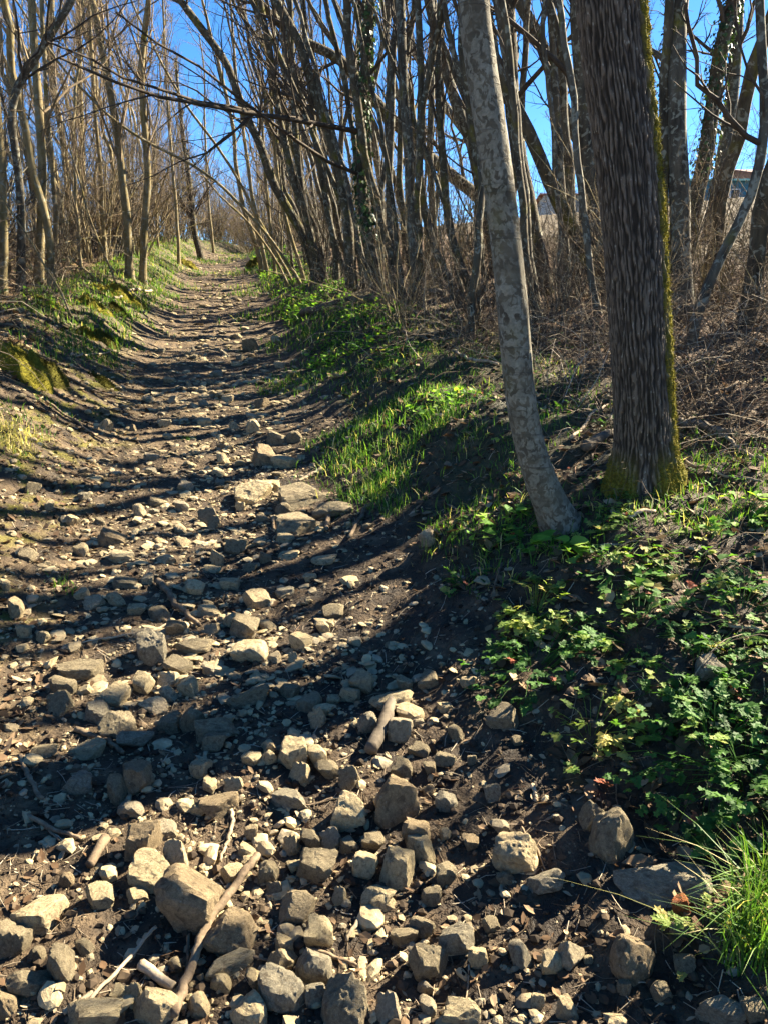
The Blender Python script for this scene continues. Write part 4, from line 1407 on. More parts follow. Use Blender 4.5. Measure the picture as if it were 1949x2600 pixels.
def place_copy(kind, x, y, rz, s, label, group):
    src = KINDS[kind]
    z = float(ground(x, y)) - 0.03
    pu_, pv_ = project(np.array([x, y, z + 2.0]))
    if pu_ < -120:                       # nothing of it would show, nor its shadow
        return None
    if first[kind]:
        o = src
        first[kind] = False
    else:
        o = src.copy()
        COL.objects.link(o)
        for ch in src.children:
            c2 = ch.copy()
            COL.objects.link(c2)
            c2.parent = o
    o.location = (x, y, z)
    o.rotation_euler = (0, 0, rz)
    o.scale = (s, s, s)
    tag(o, label, "tree", group)
    if pu_ < 2050:
        lx = LEANS[kind][0] * math.cos(rz) - LEANS[kind][1] * math.sin(rz)
        look = ("mossy-barked ", "grey-barked ")[kind % 2] if kind < 7 else "pale-barked "
        look += "left-leaning" if lx < -0.08 else "right-leaning" if lx > 0.08 else "upright"
        auto_label(o, "bare tree", look, x, y, s, z)
    return o


g = np.random.default_rng(77)
k = 0
for i in range(13):                                   # right hedge, farther up
    y = 10.5 + 25 * (i / 12) ** 1.15
    u = g.uniform(1.7, 4.2)
    place_copy(k % 7, float(xc(y)) + u, y, g.uniform(-0.7, 0.7), g.uniform(0.75, 1.1), "bare slim tree in the dense right-hand hedge, far up the track", "far trees of the right hedge")
    k += 1
for i in range(27):                                   # left wood
    y = 7.0 + 30 * (i / 26) ** 1.1
    u = -g.uniform(2.3, 6.5) if i % 3 else -g.uniform(1.9, 3.0)
    place_copy(7 + k % 5, float(xc(y)) + u, y, math.pi + g.uniform(-0.9, 0.9), g.uniform(0.75, 1.15), "bare pale-trunked tree in the left-hand wood behind the front row", "background trees of the left wood")
    k += 1
STEMS = []
for i in range(5):
    g2 = np.random.default_rng(1500 + i)
    P = [np.zeros(3), np.array([0.02 * (i - 2), 0.0, 0.4])]
    P = trunk_path(P, 6.0 + 0.5 * (i % 3), g2, 0.02)
    build_tree("coppice_stem", "x", "tree", P, 0.036 + 0.008 * (i % 3), M[('hedge', 'hedge2')[i % 2]], M['twig'], 1550 + i, c=(5, 4, 3), tmin=0.35, lf=0.2, ang=0.5, up=0.2, wob=0.08, sides=7, twig_r=0.0013, r_top=0.55)
    STEMS.append(TREES.pop()['o'])
sfirst = [True] * 5
for i in range(92):                                   # slim coppice stems all along the right hedge
    y = 4.7 + 19.4 * (i / 73)
    u = g.uniform(2.3, 4.3)
    if y < 6.8:
        u = 0.78 * y + 0.35 + g.uniform(0.0, 1.6)
    x = float(xc(y)) + u
    if i >= 74:                                       # extra stems added towards the sun so their shadows stripe the track
        q = 2.7 + 5.2 * (i - 74) / 17
        t = g.uniform(4.6, 6.6)
        x, y = float(xc(q)) - 0.3 + 0.84 * t, q + 0.545 * t
        if i % 3 == 0 and project(np.array([x, y, float(ground(x, y)) + 2.0]))[0] < 2000:
            continue
    src = STEMS[i % 5]
    if sfirst[i % 5]:
        o = src
        sfirst[i % 5] = False
    else:
        o = src.copy()
        COL.objects.link(o)
        for ch in src.children:
            c2 = ch.copy()
            COL.objects.link(c2)
            c2.parent = o
    z = float(ground(x, y)) - 0.03
    o.location = (x, y, z)
    rz, sc_ = g.uniform(0, 6.28), (g.uniform(0.75, 1.15) if i < 74 else g.uniform(1.15, 1.4))
    o.rotation_euler = (g.normal() * 0.08, (-0.17 if i < 74 else -0.05) + g.normal() * (0.12 if i < 74 else 0.06), rz * 0 + g.uniform(-0.6, 0.6))
    o.scale = (sc_, sc_, sc_)
    tag(o, "slim coppice stem of the right hedge beyond the picture's right edge", "tree", "slim coppice stems of the right hedge")
    if project(np.array([x, y, z + 2.0]))[0] < 2000:
        auto_label(o, "coppice stem", "slim " + ("mossy", "grey")[i % 2], x, y, sc_, z)
for i in range(26):                                   # trees that arch over the upper track
    y = 13 + 24 * (i / 25)
    sgn = 1 if i % 2 else -1
    u = sgn * g.uniform(1.5, 2.4)
    place_copy([0, 4, 6][i % 3] if sgn > 0 and y < 17 else 7 + i % 5, float(xc(y)) + u, y, (0 if sgn > 0 else math.pi) + g.uniform(-0.4, 0.4), g.uniform(0.6, 0.95), "bare tree leaning over the upper track from its " + ("right" if sgn > 0 else "left") + " bank",
               "trees arching over the upper track")
    k += 1
for i in range(16):                                   # front rows of the left wood
    y = 6.5 + 9 * (i / 15)
    place_copy(7 + k % 5, float(xc(y)) - g.uniform(2.6, 4.6), y, math.pi + g.uniform(-0.8, 0.8), g.uniform(0.5, 0.8), "thin bare sapling among the front trees of the left wood", "saplings of the left wood")
    k += 1
for i in range(26):                                   # end of the track
    y = g.uniform(38, 60)
    x = float(xc(y)) + g.uniform(-7, 7)
    place_copy(7 + k % 5, x, y, g.uniform(0, 6.28), g.uniform(0.7, 1.0), "bare tree closing the view where the track crests", "trees at the crest of the track")
    k += 1
for i, (x, y) in enumerate([(4.9, 5.0), (5.6, 6.3), (4.6, 2.6)]):   # the hedge goes on past the picture's right edge
    place_copy(k % 7, x, y, g.uniform(-0.7, 0.7), g.uniform(0.8, 1.1), "bare hedge tree on the right bank beyond the picture's right edge", "hedge trees beyond the right edge")
    k += 1

# ------------------------------------------------------------------ bushes and thicket
BUSH = []
for i in range(5):
    g = np.random.default_rng(1200 + i)
    ns = 26
    acc = Acc()
    n = 9
    a = g.uniform(0, 6.28, ns)
    r = g.uniform(0.02, 0.28, ns)
    p = np.stack([np.cos(a) * r, np.sin(a) * r, np.full(ns, -0.05)], -1)
    d = norm(np.stack([np.cos(a) * g.uniform(0.05, 0.6, ns), np.sin(a) * g.uniform(0.05, 0.6, ns), np.ones(ns)], -1))
    ln = g.uniform(1.0, 3.0, ns)
    P = np.zeros((ns, n, 3))
    P[:, 0] = p
    for j in range(1, n):
        d = norm(d + g.normal(size=d.shape) * 0.10 + np.array([0, 0, -0.04 if i % 2 else 0.03]))
        P[:, j] = P[:, j - 1] + d * (ln / (n - 1))[:, None]
    Rr = g.uniform(0.006, 0.014, ns)[:, None] * np.linspace(1, 0.3, n)[None]
    st = Acc()
    tubes(P, Rr, 5, st)
    P2, R2 = spawn(P, Rr, 7, 0.15, 1.0, 0.35, 0.8, 0.6, 6, 0.2, 0.03, g, 0.15, 0.4, 0.0025)
    tubes(P2, R2, 3, acc)
    P3, R3_ = spawn(P2, R2, 4, 0.1, 1.0, 0.45, 0.8, 0.6, 4, 0.2, 0.0, g, 0.08, 0.5, 0.0022)
    tubes(P3, R3_, 3, acc)
    root = empty("thicket_bush", (0, 0, -5))
    link("stems", st.mesh("stems"), M['leftbark' if i % 2 else 'hedge2'], root)
    link("crown", acc.mesh("crown"), M['twigl' if i % 2 else 'twig'], root)
    BUSH.append(root)
bfirst = [True] * 5


def place_bush(kind, x, y, rz, s, label, group):
    src = BUSH[kind]
    if bfirst[kind]:
        o = src
        bfirst[kind] = False
    else:
        o = src.copy()
        COL.objects.link(o)
        for ch in src.children:
            c2 = ch.copy()
            COL.objects.link(c2)
            c2.parent = o
    o.location = (x, y, float(ground(x, y)) - 0.02)
    o.rotation_euler = (0, 0, rz)
    o.scale = (s, s, s)
    tag(o, label, "bush", group)
    auto_label(o, "twiggy bush", "pale drooping" if kind % 2 else "grey spreading", x, y, s, float(ground(x, y)) - 0.8)


g = np.random.default_rng(55)
for i in range(22):
    y = 7.5 + 27 * (i / 21) ** 1.2
    u = -g.uniform(2.3, 4.8)
    place_bush(i % 5, float(xc(y)) + u, y, g.uniform(0, 6.28), g.uniform(0.7, 1.2), "bare twiggy bush in the undergrowth of the left wood", "bushes of the left wood")
for i in range(22):
    y = 7.2 + 27 * (i / 21) ** 1.2
    u = g.uniform(2.4, 4.6) if y > 9 else g.uniform(3.2, 5.0)
    place_bush((i + 2) % 5, float(xc(y)) + u, y, g.uniform(0, 6.28), g.uniform(0.6, 1.05), "bare twiggy bush filling the foot of the right hedge", "bushes of the right hedge")
for i in range(16):
    y = 6.2 + 7.5 * (i / 15)
    place_bush(i % 5, float(xc(y)) - g.uniform(2.5, 5.0), y, g.uniform(0, 6.28), g.uniform(0.8, 1.35), "bare bush in the front undergrowth of the left wood", "bushes of the left wood")
for i, (x, y, s) in enumerate([(6.4, 9.6, 1.0), (7.4, 10.6, 1.1), (8.3, 12.2, 1.2), (5.9, 8.4, 0.9), (6.9, 12.4, 1.2), (4.6, 9.4, 0.9), (3.0, 5.6, 0.5), (3.7, 6.4, 0.6), (2.2, 6.6, 0.5), (4.6, 7.0, 0.7), (1.6, 7.2, 0.55), (3.1, 7.4, 0.6), (0.9, 7.6, 0.6), (0.2, 8.4, 0.65), (5.4, 8.2, 0.7)]):
    place_bush(i % 5, x, y, g.uniform(0, 6.28), s, "low tangle of bare stems between the hedge trunks on the right bank", "stem tangles between the right-hand trunks")
for i in range(18):
    y = 14 + 24 * (i / 17)
    sgn = 1 if i % 5 == 0 else -1
    place_bush(i % 5, float(xc(y)) + sgn * g.uniform(1.6, 3.2), y, g.uniform(0, 6.28), g.uniform(1.0, 1.5), "tall bare bush arching towards the upper track from its " + ("right" if sgn > 0 else "left"), "tall bushes beside the upper track")
for i in range(26):
    y = g.uniform(39, 48)
    place_bush(1 + 2 * (i % 2), float(xc(y)) + g.uniform(-3.2, 3.2), y, g.uniform(0, 6.28), g.uniform(1.1, 2.0), "bare bush at the crest where the track ends", "bushes at the crest of the track")


# dry canes and dead stems
def canes(name, pts, n, hmin, hmax, seed, label, rmin=0.0015, rmax=0.0035, arch=0.35, tint=(0.0, 1.0), nseg=6):
    g = np.random.default_rng(seed)
    P0 = np.asarray(pts)[g.integers(0, len(pts), n)] + g.normal(size=(n, 2)) * 0.12
    z = ground(P0[:, 0], P0[:, 1])
    d = norm(np.stack([g.normal(0, 0.7, n), g.normal(0, 0.7, n), g.uniform(0.15, 1.3, n)], -1))
    ln = g.uniform(hmin, hmax, n)
    P = np.zeros((n, nseg, 3))
    P[:, 0] = np.stack([P0[:, 0], P0[:, 1], z - 0.01], -1)
    for j in range(1, nseg):
        d = norm(d + g.normal(size=d.shape) * 0.16 + np.array([0, 0, -arch * j / nseg]))
        P[:, j] = P[:, j - 1] + d * (ln / (nseg - 1))[:, None]
        gz = ground(P[:, j, 0], P[:, j, 1]) + 0.004
        P[:, j, 2] = np.maximum(P[:, j, 2], gz)
    Rr = g.uniform(rmin, rmax, n)[:, None] * np.linspace(1, 0.45, nseg)[None]
    acc = Acc()
    tubes(P, Rr, 3, acc, g.uniform(*tint, n))
    P2, R2 = spawn(P, Rr, 2, 0.3, 1.0, 0.4, 0.8, 0.7, 4, 0.2, -0.05, g, 0.05, 0.5, rmin * 0.7)
    tubes(P2, R2, 3, acc, g.uniform(*tint, len(P2)))
    o = link(name, acc.mesh(name), M['cane'])
    return tag(o, label, None, None, "stuff")


g = np.random.default_rng(5)


def region(n, y0, y1, u0, u1, g):
    y = np.exp(g.uniform(math.log(y0), math.log(y1), n))
    u = g.uniform(u0, u1, n)
    return np.stack([xc(y) + u, y], -1)


canes("undergrowth", region(900, 3.4, 8.5, 2.3, 6.2, g), 3600, 0.15, 0.9, 61, "tangle of dry bramble canes and dead stems on the right bank")
canes("undergrowth", region(300, 6.0, 16, 1.6, 4.0, g), 1100, 0.2, 1.1, 62, "dead stems and canes at the foot of the right hedge", 0.002, 0.004)
canes("undergrowth", region(500, 6.5, 15, 4.0, 11.0, g), 2200, 0.3, 1.4, 66, "brown bramble tangle between the hedge trunks and the field", 0.002, 0.005, 0.35)
canes("undergrowth", region(300, 4.2, 14, -4.6, -1.7, g), 1500, 0.2, 1.2, 63, "dry canes and dead bracken on the left bank", 0.002, 0.004, 0.5)
canes("undergrowth", region(300, 1.8, 6, 1.7, 3.4, g), 420, 0.08, 0.4, 64, "dead twigs lying among the herbs on the right bank", 0.0012, 0.003, 0.6)


# ------------------------------------------------------------------ leaf litter and small debris
def litter(name, pts, sizes, seed, label, mat, tint=(0, 1), lift=0.004, curl=0.35):
    g = np.random.default_rng(seed)
    n = len(pts)
    T = np.array([[0, -0.5, 0], [0.28, -0.18, 0.1], [0.33, 0.15, 0.12], [0.12, 0.42, 0.05], [0, 0.55, 0.12], [-0.15, 0.4, 0.03], [-0.33, 0.12, 0.12], [-0.27, -0.2, 0.1], [0, 0, -0.03]])
    tri = np.array([[8, i, (i + 1) % 8] for i in range(8)])
    a = g.uniform(0, 6.28, n)
    V = T[None] * np.stack([np.ones(n), g.uniform(0.8, 1.5, n), g.uniform(-curl, 1.4, n)], -1)[:, None, :]
    tx, ty = g.normal(0, 0.35, (2, n))
    V[..., 2] += V[..., 0] * tx[:, None] + V[..., 1] * ty[:, None]
    c, s = np.cos(a)[:, None], np.sin(a)[:, None]
    V = np.stack([V[..., 0] * c - V[..., 1] * s, V[..., 0] * s + V[..., 1] * c, V[..., 2]], -1) * sizes[:, None, None]
    z = ground(pts[:, 0], pts[:, 1]) + lift + sizes * 0.12
    V += np.stack([pts[:, 0], pts[:, 1], z], -1)[:, None, :]
    acc = Acc()
    acc.add(V.reshape(-1, 3), None, (tri[None] + (np.arange(n) * 9)[:, None, None]).reshape(-1, 3), np.repeat(g.uniform(*tint, n), 9))
    o = link(name, acc.mesh(name, False), mat)
    return tag(o, label, None, None, "stuff")


g = np.random.default_rng(91)
pt = region(7000, 1.3, 9, 1.1, 5.0, g)
litter("leaf_litter", pt, g.uniform(0.015, 0.06, len(pt)), 1, "dead brown leaves scattered over the right bank", M['litter'])
pt = region(3500, 3.5, 16, -5, -1.5, g)
litter("leaf_litter", pt, g.uniform(0.03, 0.09, len(pt)), 2, "reddish dead leaves carpeting the left bank", M['litter'])
pt = region(4200, 1.9, 9, -2.6, -0.5, g)
litter("leaf_litter", pt, g.uniform(0.012, 0.045, len(pt)) , 12, "small dead leaves and bark flakes on the lower left bank", M['litter'])
pt = region(2800, 0.95, 5, -1.2, 1.6, g)
litter("leaf_litter", pt, g.uniform(0.006, 0.03, len(pt)), 3, "crumbled leaf scraps on the muddy track", M['litter'], (0.1, 1.0))


def slivers(name, pts, lens, rad, seed, label, tint=(0, 1)):
    g = np.random.default_rng(seed)
    n = len(pts)
    a = g.uniform(0, 6.28, n)
    d = np.stack([np.cos(a), np.sin(a)], -1)
    P = np.zeros((n, 3, 3))
    bend = g.normal(0, 0.12, n)
    for j, t in enumerate((-0.5, 0.0, 0.5)):
        xy = pts + d * (t * lens)[:, None] + np.stack([-d[:, 1], d[:, 0]], -1) * (bend * lens * (0.25 - t * t))[:, None]
        P[:, j, :2] = xy
        P[:, j, 2] = ground(xy[:, 0], xy[:, 1]) + rad * 0.8 + g.random(n) * 0.006
    acc = Acc()
    tubes(P, np.stack([rad, rad, rad * 0.6], -1), 3, acc, g.uniform(*tint, n))
    o = link(name, acc.mesh(name), M['cane'])
    return tag(o, label, None, None, "stuff")


pt = region(13000, 0.9, 9, -2.0, 2.2, g)
slivers("debris", pt, g.uniform(0.012, 0.08, len(pt)), g.uniform(0.0006, 0.0018, len(pt)), 4, "straw, twig scraps and bark crumbs strewn over the track")


# ------------------------------------------------------------------ sticks and logs
def stick(label, fn, pts, w, mat='stick', name="stick", cat="stick", taper=0.7, forks=(), group="sticks on the track", wig=0.8, lift=1.3, n=None, sides=8):
    """pts on the photo; w: width there"""
    acc = Acc()

    def one(pp, wpx, w_end):
        W = [hit(*fn(*q)) for q in pp]
        r0 = px_size(W[0], wpx * 0.603 if fn in (R3, R5, R6, R4) else wpx) / 2
        m = max(10, int(6 * len(pp)))
        C = resample(W, m)
        C[:, 2] = np.maximum(ground(C[:, 0], C[:, 1]) + r0 * lift, 0.75 * C[:, 2] + 0.25 * (ground(C[:, 0], C[:, 1]) + r0 * lift))
        s = np.arange(m)
        h = (sum(ord(ch) for ch in label) % 97)
        C[:, :2] += np.stack([noise(s * 0.6, h), noise(s * 0.6, h + 9.5)], -1) * r0 * (0.12 if 'chunk' in name or 'log' in name else wig)
        rad = r0 * np.linspace(1, w_end, m) * (1 + (0.06 if 'chunk' in name else 0.13) * noise(s * 0.5, h + 3.3) + 0.05 * noise(s * 2.3, h))
        tubes(C[None], rad[None], sides, acc, cap=True)
        return C

    C = one(pts, w, taper)
    for f, fw in forks:
        one(f, fw, 0.5)
    o = link(name, acc.mesh(name, True, C[0]), M[mat], None, C[0])
    return tag(o, label, cat, group)


def R4(x, y):
    return 949 + x * 0.603, 900 + y * 0.603


def FF(x, y):
    return x, y


stick("long crooked grey stick lying from the bottom edge up past the domed stone", R5, [(1085, 825), (1000, 950), (880, 1110), (830, 1240), (770, 1400), (735, 1500)], 32, taper=1.15, lift=3.2)
stick("thin straight pale stick at lower left pointing down to the corner", R5, [(660, 1110), (540, 1250), (430, 1360), (330, 1490)], 15, 'stickp', taper=1.0, lift=4.0)
stick("short upright twig touching the underside of the domed stone", R5, [(795, 1105), (790, 1230), (780, 1330)], 17)
stick("short pale stick running down from the flat-topped brown stone", R5, [(975, 600), (982, 660), (950, 760), (928, 815)], 19, 'stickp', taper=0.6)
stick("dark stick in the broad shadow at left, slanting right", R5, [(320, 262), (420, 305), (522, 368)], 25)
stick("stick pointing down-right at far left above the forked one", R5, [(88, 378), (130, 480), (178, 558)], 24)
stick("forked stick at the far left lying in half shade", R5, [(112, 628), (220, 680), (335, 722)], 21, forks=[([(180, 660), (215, 690), (250, 728)], 13)])
stick("stout brown wood chunk left of the tilted pale block", R5, [(448, 735), (415, 790), (378, 852)], 46, name="wood_chunk", taper=0.85)
stick("split piece of rotten wood left of the long stick near the bottom", R5, [(598, 1268), (660, 1315), (735, 1364)], 46, 'stickp', name="wood_chunk", taper=0.8)
stick("short tan stick end near the bottom left corner", R5, [(392, 1382), (330, 1425), (268, 1462)], 30, 'stickp', name="wood_chunk", taper=0.8)
stick("straight short stick right of the pale angular cobble, pointing up", R5, [(1582, 948), (1520, 1050), (1458, 1158)], 22, 'stickp')
stick("dark thin stick slanting right under the pale angular cobble", R5, [(1308, 1185), (1420, 1228), (1545, 1272)], 17)
stick("tiny dark twig right of the flat cream slab", R5, [(1060, 1215), (1130, 1232), (1205, 1252)], 12)
stick("thin reddish twig below the sunlit gravel, left of the notched stone", R5, [(1402, 545), (1300, 580), (1195, 588)], 10)
stick("short thick log lying among stones above the split stone", R6, [(72, 165), (42, 262), (-12, 372)], 56, 'log', name="short_log", cat="log", taper=0.95)
stick("dark forked branch lying in the middle of the track", R3, [(668, 968), (740, 1070), (785, 1100), (842, 1155)], 27, forks=[([(740, 1070), (790, 1050), (850, 1045)], 10)])
stick("long thin pale twig left of the forked branch", R3, [(802, 1105), (700, 1145), (600, 1180), (330, 1230)], 12, 'stickp', taper=0.5)
stick("stick leaning down off the grassy bank onto the track", R3, [(1542, 648), (1505, 715), (1468, 782)], 19)
stick("short pale stick beside the stones near the upper right edge", R3, [(1352, 488), (1310, 512), (1258, 542)], 15, 'stickp')
stick("stubby stick standing right of the dark boulder", R3, [(1386, 678), (1380, 712), (1374, 748)], 24)
stick("tiny peg of wood left of the dark boulder", R3, [(1150, 698), (1154, 745)], 16)
stick("long thin root-like stick down the left bank", R3, [(195, 205), (320, 285), (445, 372)], 12, taper=0.6)
stick("small splinter of wood upright in the mud at right", R6, [(668, 500), (676, 530), (682, 562)], 20, 'stickp')
stick("thin twig with side shoots in the mud right of the mottled stone", R6, [(620, 670), (680, 750), (720, 850)], 10, forks=[([(680, 750), (700, 720), (730, 700)], 6)])
stick("thin bent twig at the herbs' edge in the dark mud", R6, [(1020, 450), (1018, 540), (1030, 620)], 7)
stick("thin pale twig standing in front of the dark square stone", R6, [(400, 1245), (395, 1330), (385, 1400)], 9, 'stickp')
stick("long curved twig arching over the herbs on the bank", R4, [(800, 1130), (900, 1180), (990, 1210)], 7, 'stickp', group="sticks on the bank")
stick("thick broken bough lying right of the furrowed trunk", R4, [(1245, 305), (1370, 322), (1505, 352)], 42, 'log', name="fallen_bough", cat="log", group="fallen wood on the right bank")
stick("mossy log behind the gap between pale and furrowed trunks", R4, [(885, 415), (940, 385), (1005, 355)], 48, 'log', name="fallen_log", cat="log", group="fallen wood on the right bank")
stick("pale curved stick on the bank below the furrowed trunk", R4, [(1000, 670), (1080, 700), (1180, 672)], 20, 'stickp', group="sticks on the bank")
stick("dead stick running between herbs below the pale trunk", R4, [(540, 890), (515, 960), (500, 1040)], 16, group="sticks on the bank")
stick("stick lying flat at the right edge among herbs", R4, [(1480, 1150), (1560, 1160), (1640, 1175)], 18, 'stickp', group="sticks on the bank")
stick("thin straight twig along the bank above the yellow-green herb clump", R4, [(930, 815), (1050, 805), (1170, 795)], 8, 'stickp', group="sticks on the bank")
stick("long fallen log stretched along the foot of the right hedge", FF, [(766, 803), (802, 796), (853, 775), (940, 768), (998, 758), (1131, 753)], 19, 'log', name="fallen_log", cat="log", group="fallen wood on the right bank", lift=0.8)
stick("second fallen log below the long one, nearer the pale trunk", FF, [(1048, 796), (1113, 804), (1175, 822)], 14, 'log', name="fallen_log", cat="log", group="fallen wood on the right bank", lift=0.8)
for i, (lab, pts, w, mt) in enumerate([
    ("bleached branch lying in the tangle right of the furrowed trunk", [(1760, 1090), (1850, 1120), (1935, 1175)], 10, 'stickp'),
    ("grey branch slanting through the brambles at the right edge", [(1790, 1010), (1870, 985), (1945, 940)], 10, 'stick'),
    ("pale thin branch pointing at the furrowed trunk's mossy foot", [(1740, 1180), (1830, 1215), (1930, 1230)], 8, 'stickp'),
    ("crooked dead branch between the pale and furrowed trunks", [(1450, 1120), (1500, 1060), (1560, 1020)], 9, 'stickp'),
    ("dead branch lying left of the pale trunk in dry leaves", [(1150, 900), (1200, 925), (1265, 935)], 9, 'stickp'),
    ("forked dead branch on the bank above the green clump", [(1020, 850), (1090, 870), (1160, 862)], 8, 'stick'),
]):
    stick(lab, FF, pts, w, mt, name="dead_branch", cat="branch", group="fallen wood on the right bank", lift=2.0)
stick("bare grey pole lying over the mossy stones on the left verge", FF, [(385, 742), (340, 735), (290, 760)], 7, 'stickp', name="fallen_pole", cat="stick", group="sticks on the left bank")
stick("bleached stick lying across the grass on the left bank", FF, [(180, 905), (230, 900), (285, 892)], 6, 'stickp', group="sticks on the left bank")
stick("dark thin branch across the left bank below the grass", FF, [(120, 935), (210, 985), (330, 1010)], 6, group="sticks on the left bank")


# ------------------------------------------------------------------ grass
def grass_mesh(pts, h, seed, width=0.0035, lean=0.62, tint=(0, 0.95), acc=None, dry=0.13):
    g = np.random.default_rng(seed)
    n = len(pts)
    z = ground(pts[:, 0], pts[:, 1])
    a = g.uniform(0, 6.28, n)
    d = np.stack([np.cos(a), np.sin(a)], -1)
    le = np.abs(g.normal(0, lean, n)) + 0.05
    hh = h * g.uniform(0.45, 1.15, n)
    ts = (0, 0.4, 0.75, 1.0)
    C = np.zeros((n, 4, 3))
    for j, t in enumerate(ts):
        C[:, j, :2] = pts + d * (le * hh * t * t)[:, None]
        C[:, j, 2] = z - 0.004 + hh * t * (1 - 0.35 * np.minimum(le, 1.4) * t)
    b = g.uniform(0, 6.28, n)
    sd = np.stack([np.cos(b), np.sin(b), np.zeros(n)], -1) * (width * g.uniform(0.6, 1.3, n))[:, None]
    V = np.stack([C[:, 0] + sd, C[:, 0] - sd, C[:, 1] + sd * 0.9, C[:, 1] - sd * 0.9, C[:, 2] + sd * 0.55, C[:, 2] - sd * 0.55, C[:, 3]], 1)
    q = np.array([[0, 1, 3, 2], [2, 3, 5, 4]])
    t3 = np.array([[4, 5, 6]])
    off = (np.arange(n) * 7)[:, None, None]
    tt = g.uniform(*tint, n)
    tt = np.where(g.random(n) < dry, g.uniform(0.9, 1.0, n), tt * 0.85)
    acc = acc or Acc()
    acc.add(V.reshape(-1, 3), (q[None] + off).reshape(-1, 4), (t3[None] + off).reshape(-1, 3), np.repeat(tt, 7))
    return acc


def disc(c, r, n, g, squash=1.0):
    a = g.uniform(0, 6.28, n)
    rr = r * np.sqrt(g.random(n)) * (1 + 0.25 * np.sin(a * 3 + c[0] * 5))
    return np.stack([c[0] + np.cos(a) * rr, c[1] + np.sin(a) * rr * squash], -1)


g = np.random.default_rng(31)
acc = Acc()
# (photo point, radius m, blades, height m)
for (u, v, r, n, h) in [(745, 970, .30, 600, .09), (700, 985, .22, 450, .07), (800, 965, .25, 450, .12), (870, 1105, .24, 600, .10), (910, 1130, .26, 600, .11), (880, 1180, .16, 500, .11), (950, 1200, .26, 700, .11),
                        (985, 1235, .18, 650, .14), (930, 1255, .16, 450, .12), (1000, 1290, .12, 260, .10), (1120, 1075, .22, 600, .13), (1060, 1100, .2, 400, .10), (1200, 1110, .12, 200, .10), (1040, 1000, .25, 450, .10),
                        (960, 1060, .2, 400, .11), (830, 900, .4, 600, .13), (760, 860, .5, 600, .14), (700, 790, .6, 700, .15), (640, 745, .5, 500, .16), (900, 960, .35, 400, .10), (1010, 920, .4, 400, .1),
                        (1165, 1365, .09, 160, .08), (1090, 1400, .07, 80, .08), (1150, 1000, .3, 350, .1), (1300, 1180, .15, 160, .08), (1500, 1300, .2, 160, .07), (1850, 1330, .2, 160, .1),
                        (190, 890, .3, 600, .12), (240, 900, .25, 400, .10), (120, 885, .25, 260, .12), (300, 860, .3, 260, .09), (330, 800, .4, 400, .10), (390, 760, .5, 800, .13), (440, 720, .6, 900, .14), (480, 690, .7, 900, .14),
                        (520, 665, .8, 800, .15), (555, 640, .9, 800, .16), (575, 620, 1.2, 700, .18), (600, 612, 1.2, 500, .18), (410, 745, .4, 500, .12), (130, 1030, .14, 160, .09), (40, 1055, .2, 260, .10), (478, 1115, .05, 90, .05),
                        (150, 1480, .05, 60, .06), (175, 1500, .04, 50, .05), (20, 1150, .25, 300, .08), (670, 720, .7, 500, .18), (640, 690, .8, 500, .2), (620, 655, .9, 400, .2)]:
    c = hit(u, v)
    n = int(n * 0.42)
    pts = np.concatenate([disc(c, r, n * 2 // 3, g), c[:2] + g.normal(size=(n // 3, 2)) * r * 0.75])
    grass_mesh(pts, h * g.uniform(0.6, 1.0), int(u * 3 + v), width=0.0026 if c[1] < 5 else 0.004 if c[1] < 9 else 0.007, acc=acc)
# thin scattering on both banks
pts = region(8500, 2.8, 10, 1.12, 2.7, g)
keep = noise(pts[:, 0] * 1.4, pts[:, 1] * 1.4, 2.2) + 0.2 * g.normal(size=len(pts)) > 0.0
grass_mesh(pts[keep], 0.075, 5, 0.0026, acc=acc)
pts = region(7000, 8, 34, -2.2, -1.0, g)
grass_mesh(pts, 0.11, 6, 0.007, tint=(0.5, 1.0), acc=acc)
pts = region(2200, 8, 30, 1.0, 2.0, g)
grass_mesh(pts, 0.12, 7, 0.008, acc=acc)
o = link("grass", acc.mesh("grass", False), M['grass'])
tag(o, "bright green spring grass along both banks of the track", None, None, "stuff")
# the tuft in the lower right corner
c = hit(1945, 2400)
acc = grass_mesh(disc(c, 0.085, 330, g), 0.21, 8, 0.0019, 0.75, (0.2, 0.9))
c2 = hit(1955, 2270)
grass_mesh(disc(c2, 0.05, 150, g), 0.17, 9, 0.0022, 0.8, (0.2, 0.9), acc)
root = empty("grass_tuft", c)
link("blades", acc.mesh("blades", False, c), M['grass'], root)
tag(root, "tall bright grass tuft in the lower right corner, hanging over the slab", "grass tuft")
c = hit(70, 1105)
acc = grass_mesh(disc(c, 0.12, 70, g), 0.08, 10, 0.003, 0.9, (0.97, 1.0), dry=1.0)
c2 = hit(5, 1120)
grass_mesh(disc(c2, 0.16, 330, g), 0.12, 11, 0.003, 0.9, (0.97, 1.0), acc, dry=1.0)
root = empty("dry_grass_tuft", c)
link("blades", acc.mesh("blades", False, c), M['grass'], root)
tag(root, "straw-coloured dead grass tuft on the left bank at the picture's edge", "grass tuft")


# ------------------------------------------------------------------ herbs
def lobed(nl, depth, cup, seed):
    """one lobed leaflet, length 1 along +y"""
    g = np.random.default_rng(seed)
    pts = [(0, 0, 0)]
    m = nl * 2 + 1
    for i in range(m + 1):
        t = i / m
        a = math.pi * (t - 0.5) * 1.35
        r = 0.5 * (1 - (depth if i % 2 else 0)) * (1 + 0.12 * g.normal())
        x = math.sin(a) * r * 1.05
        y = 0.5 + math.cos(a) * r
        pts.append((x, y, cup * (abs(x) * 0.9) - 0.15 * y * y))
    pts.append((0, 0.5, -0.04))
    V = np.array(pts)
    k = len(V) - 1
    tri = [[k, i, i + 1] for i in range(0, k - 1)] + [[k, k - 1, 0]]
    return V, np.array(tri)


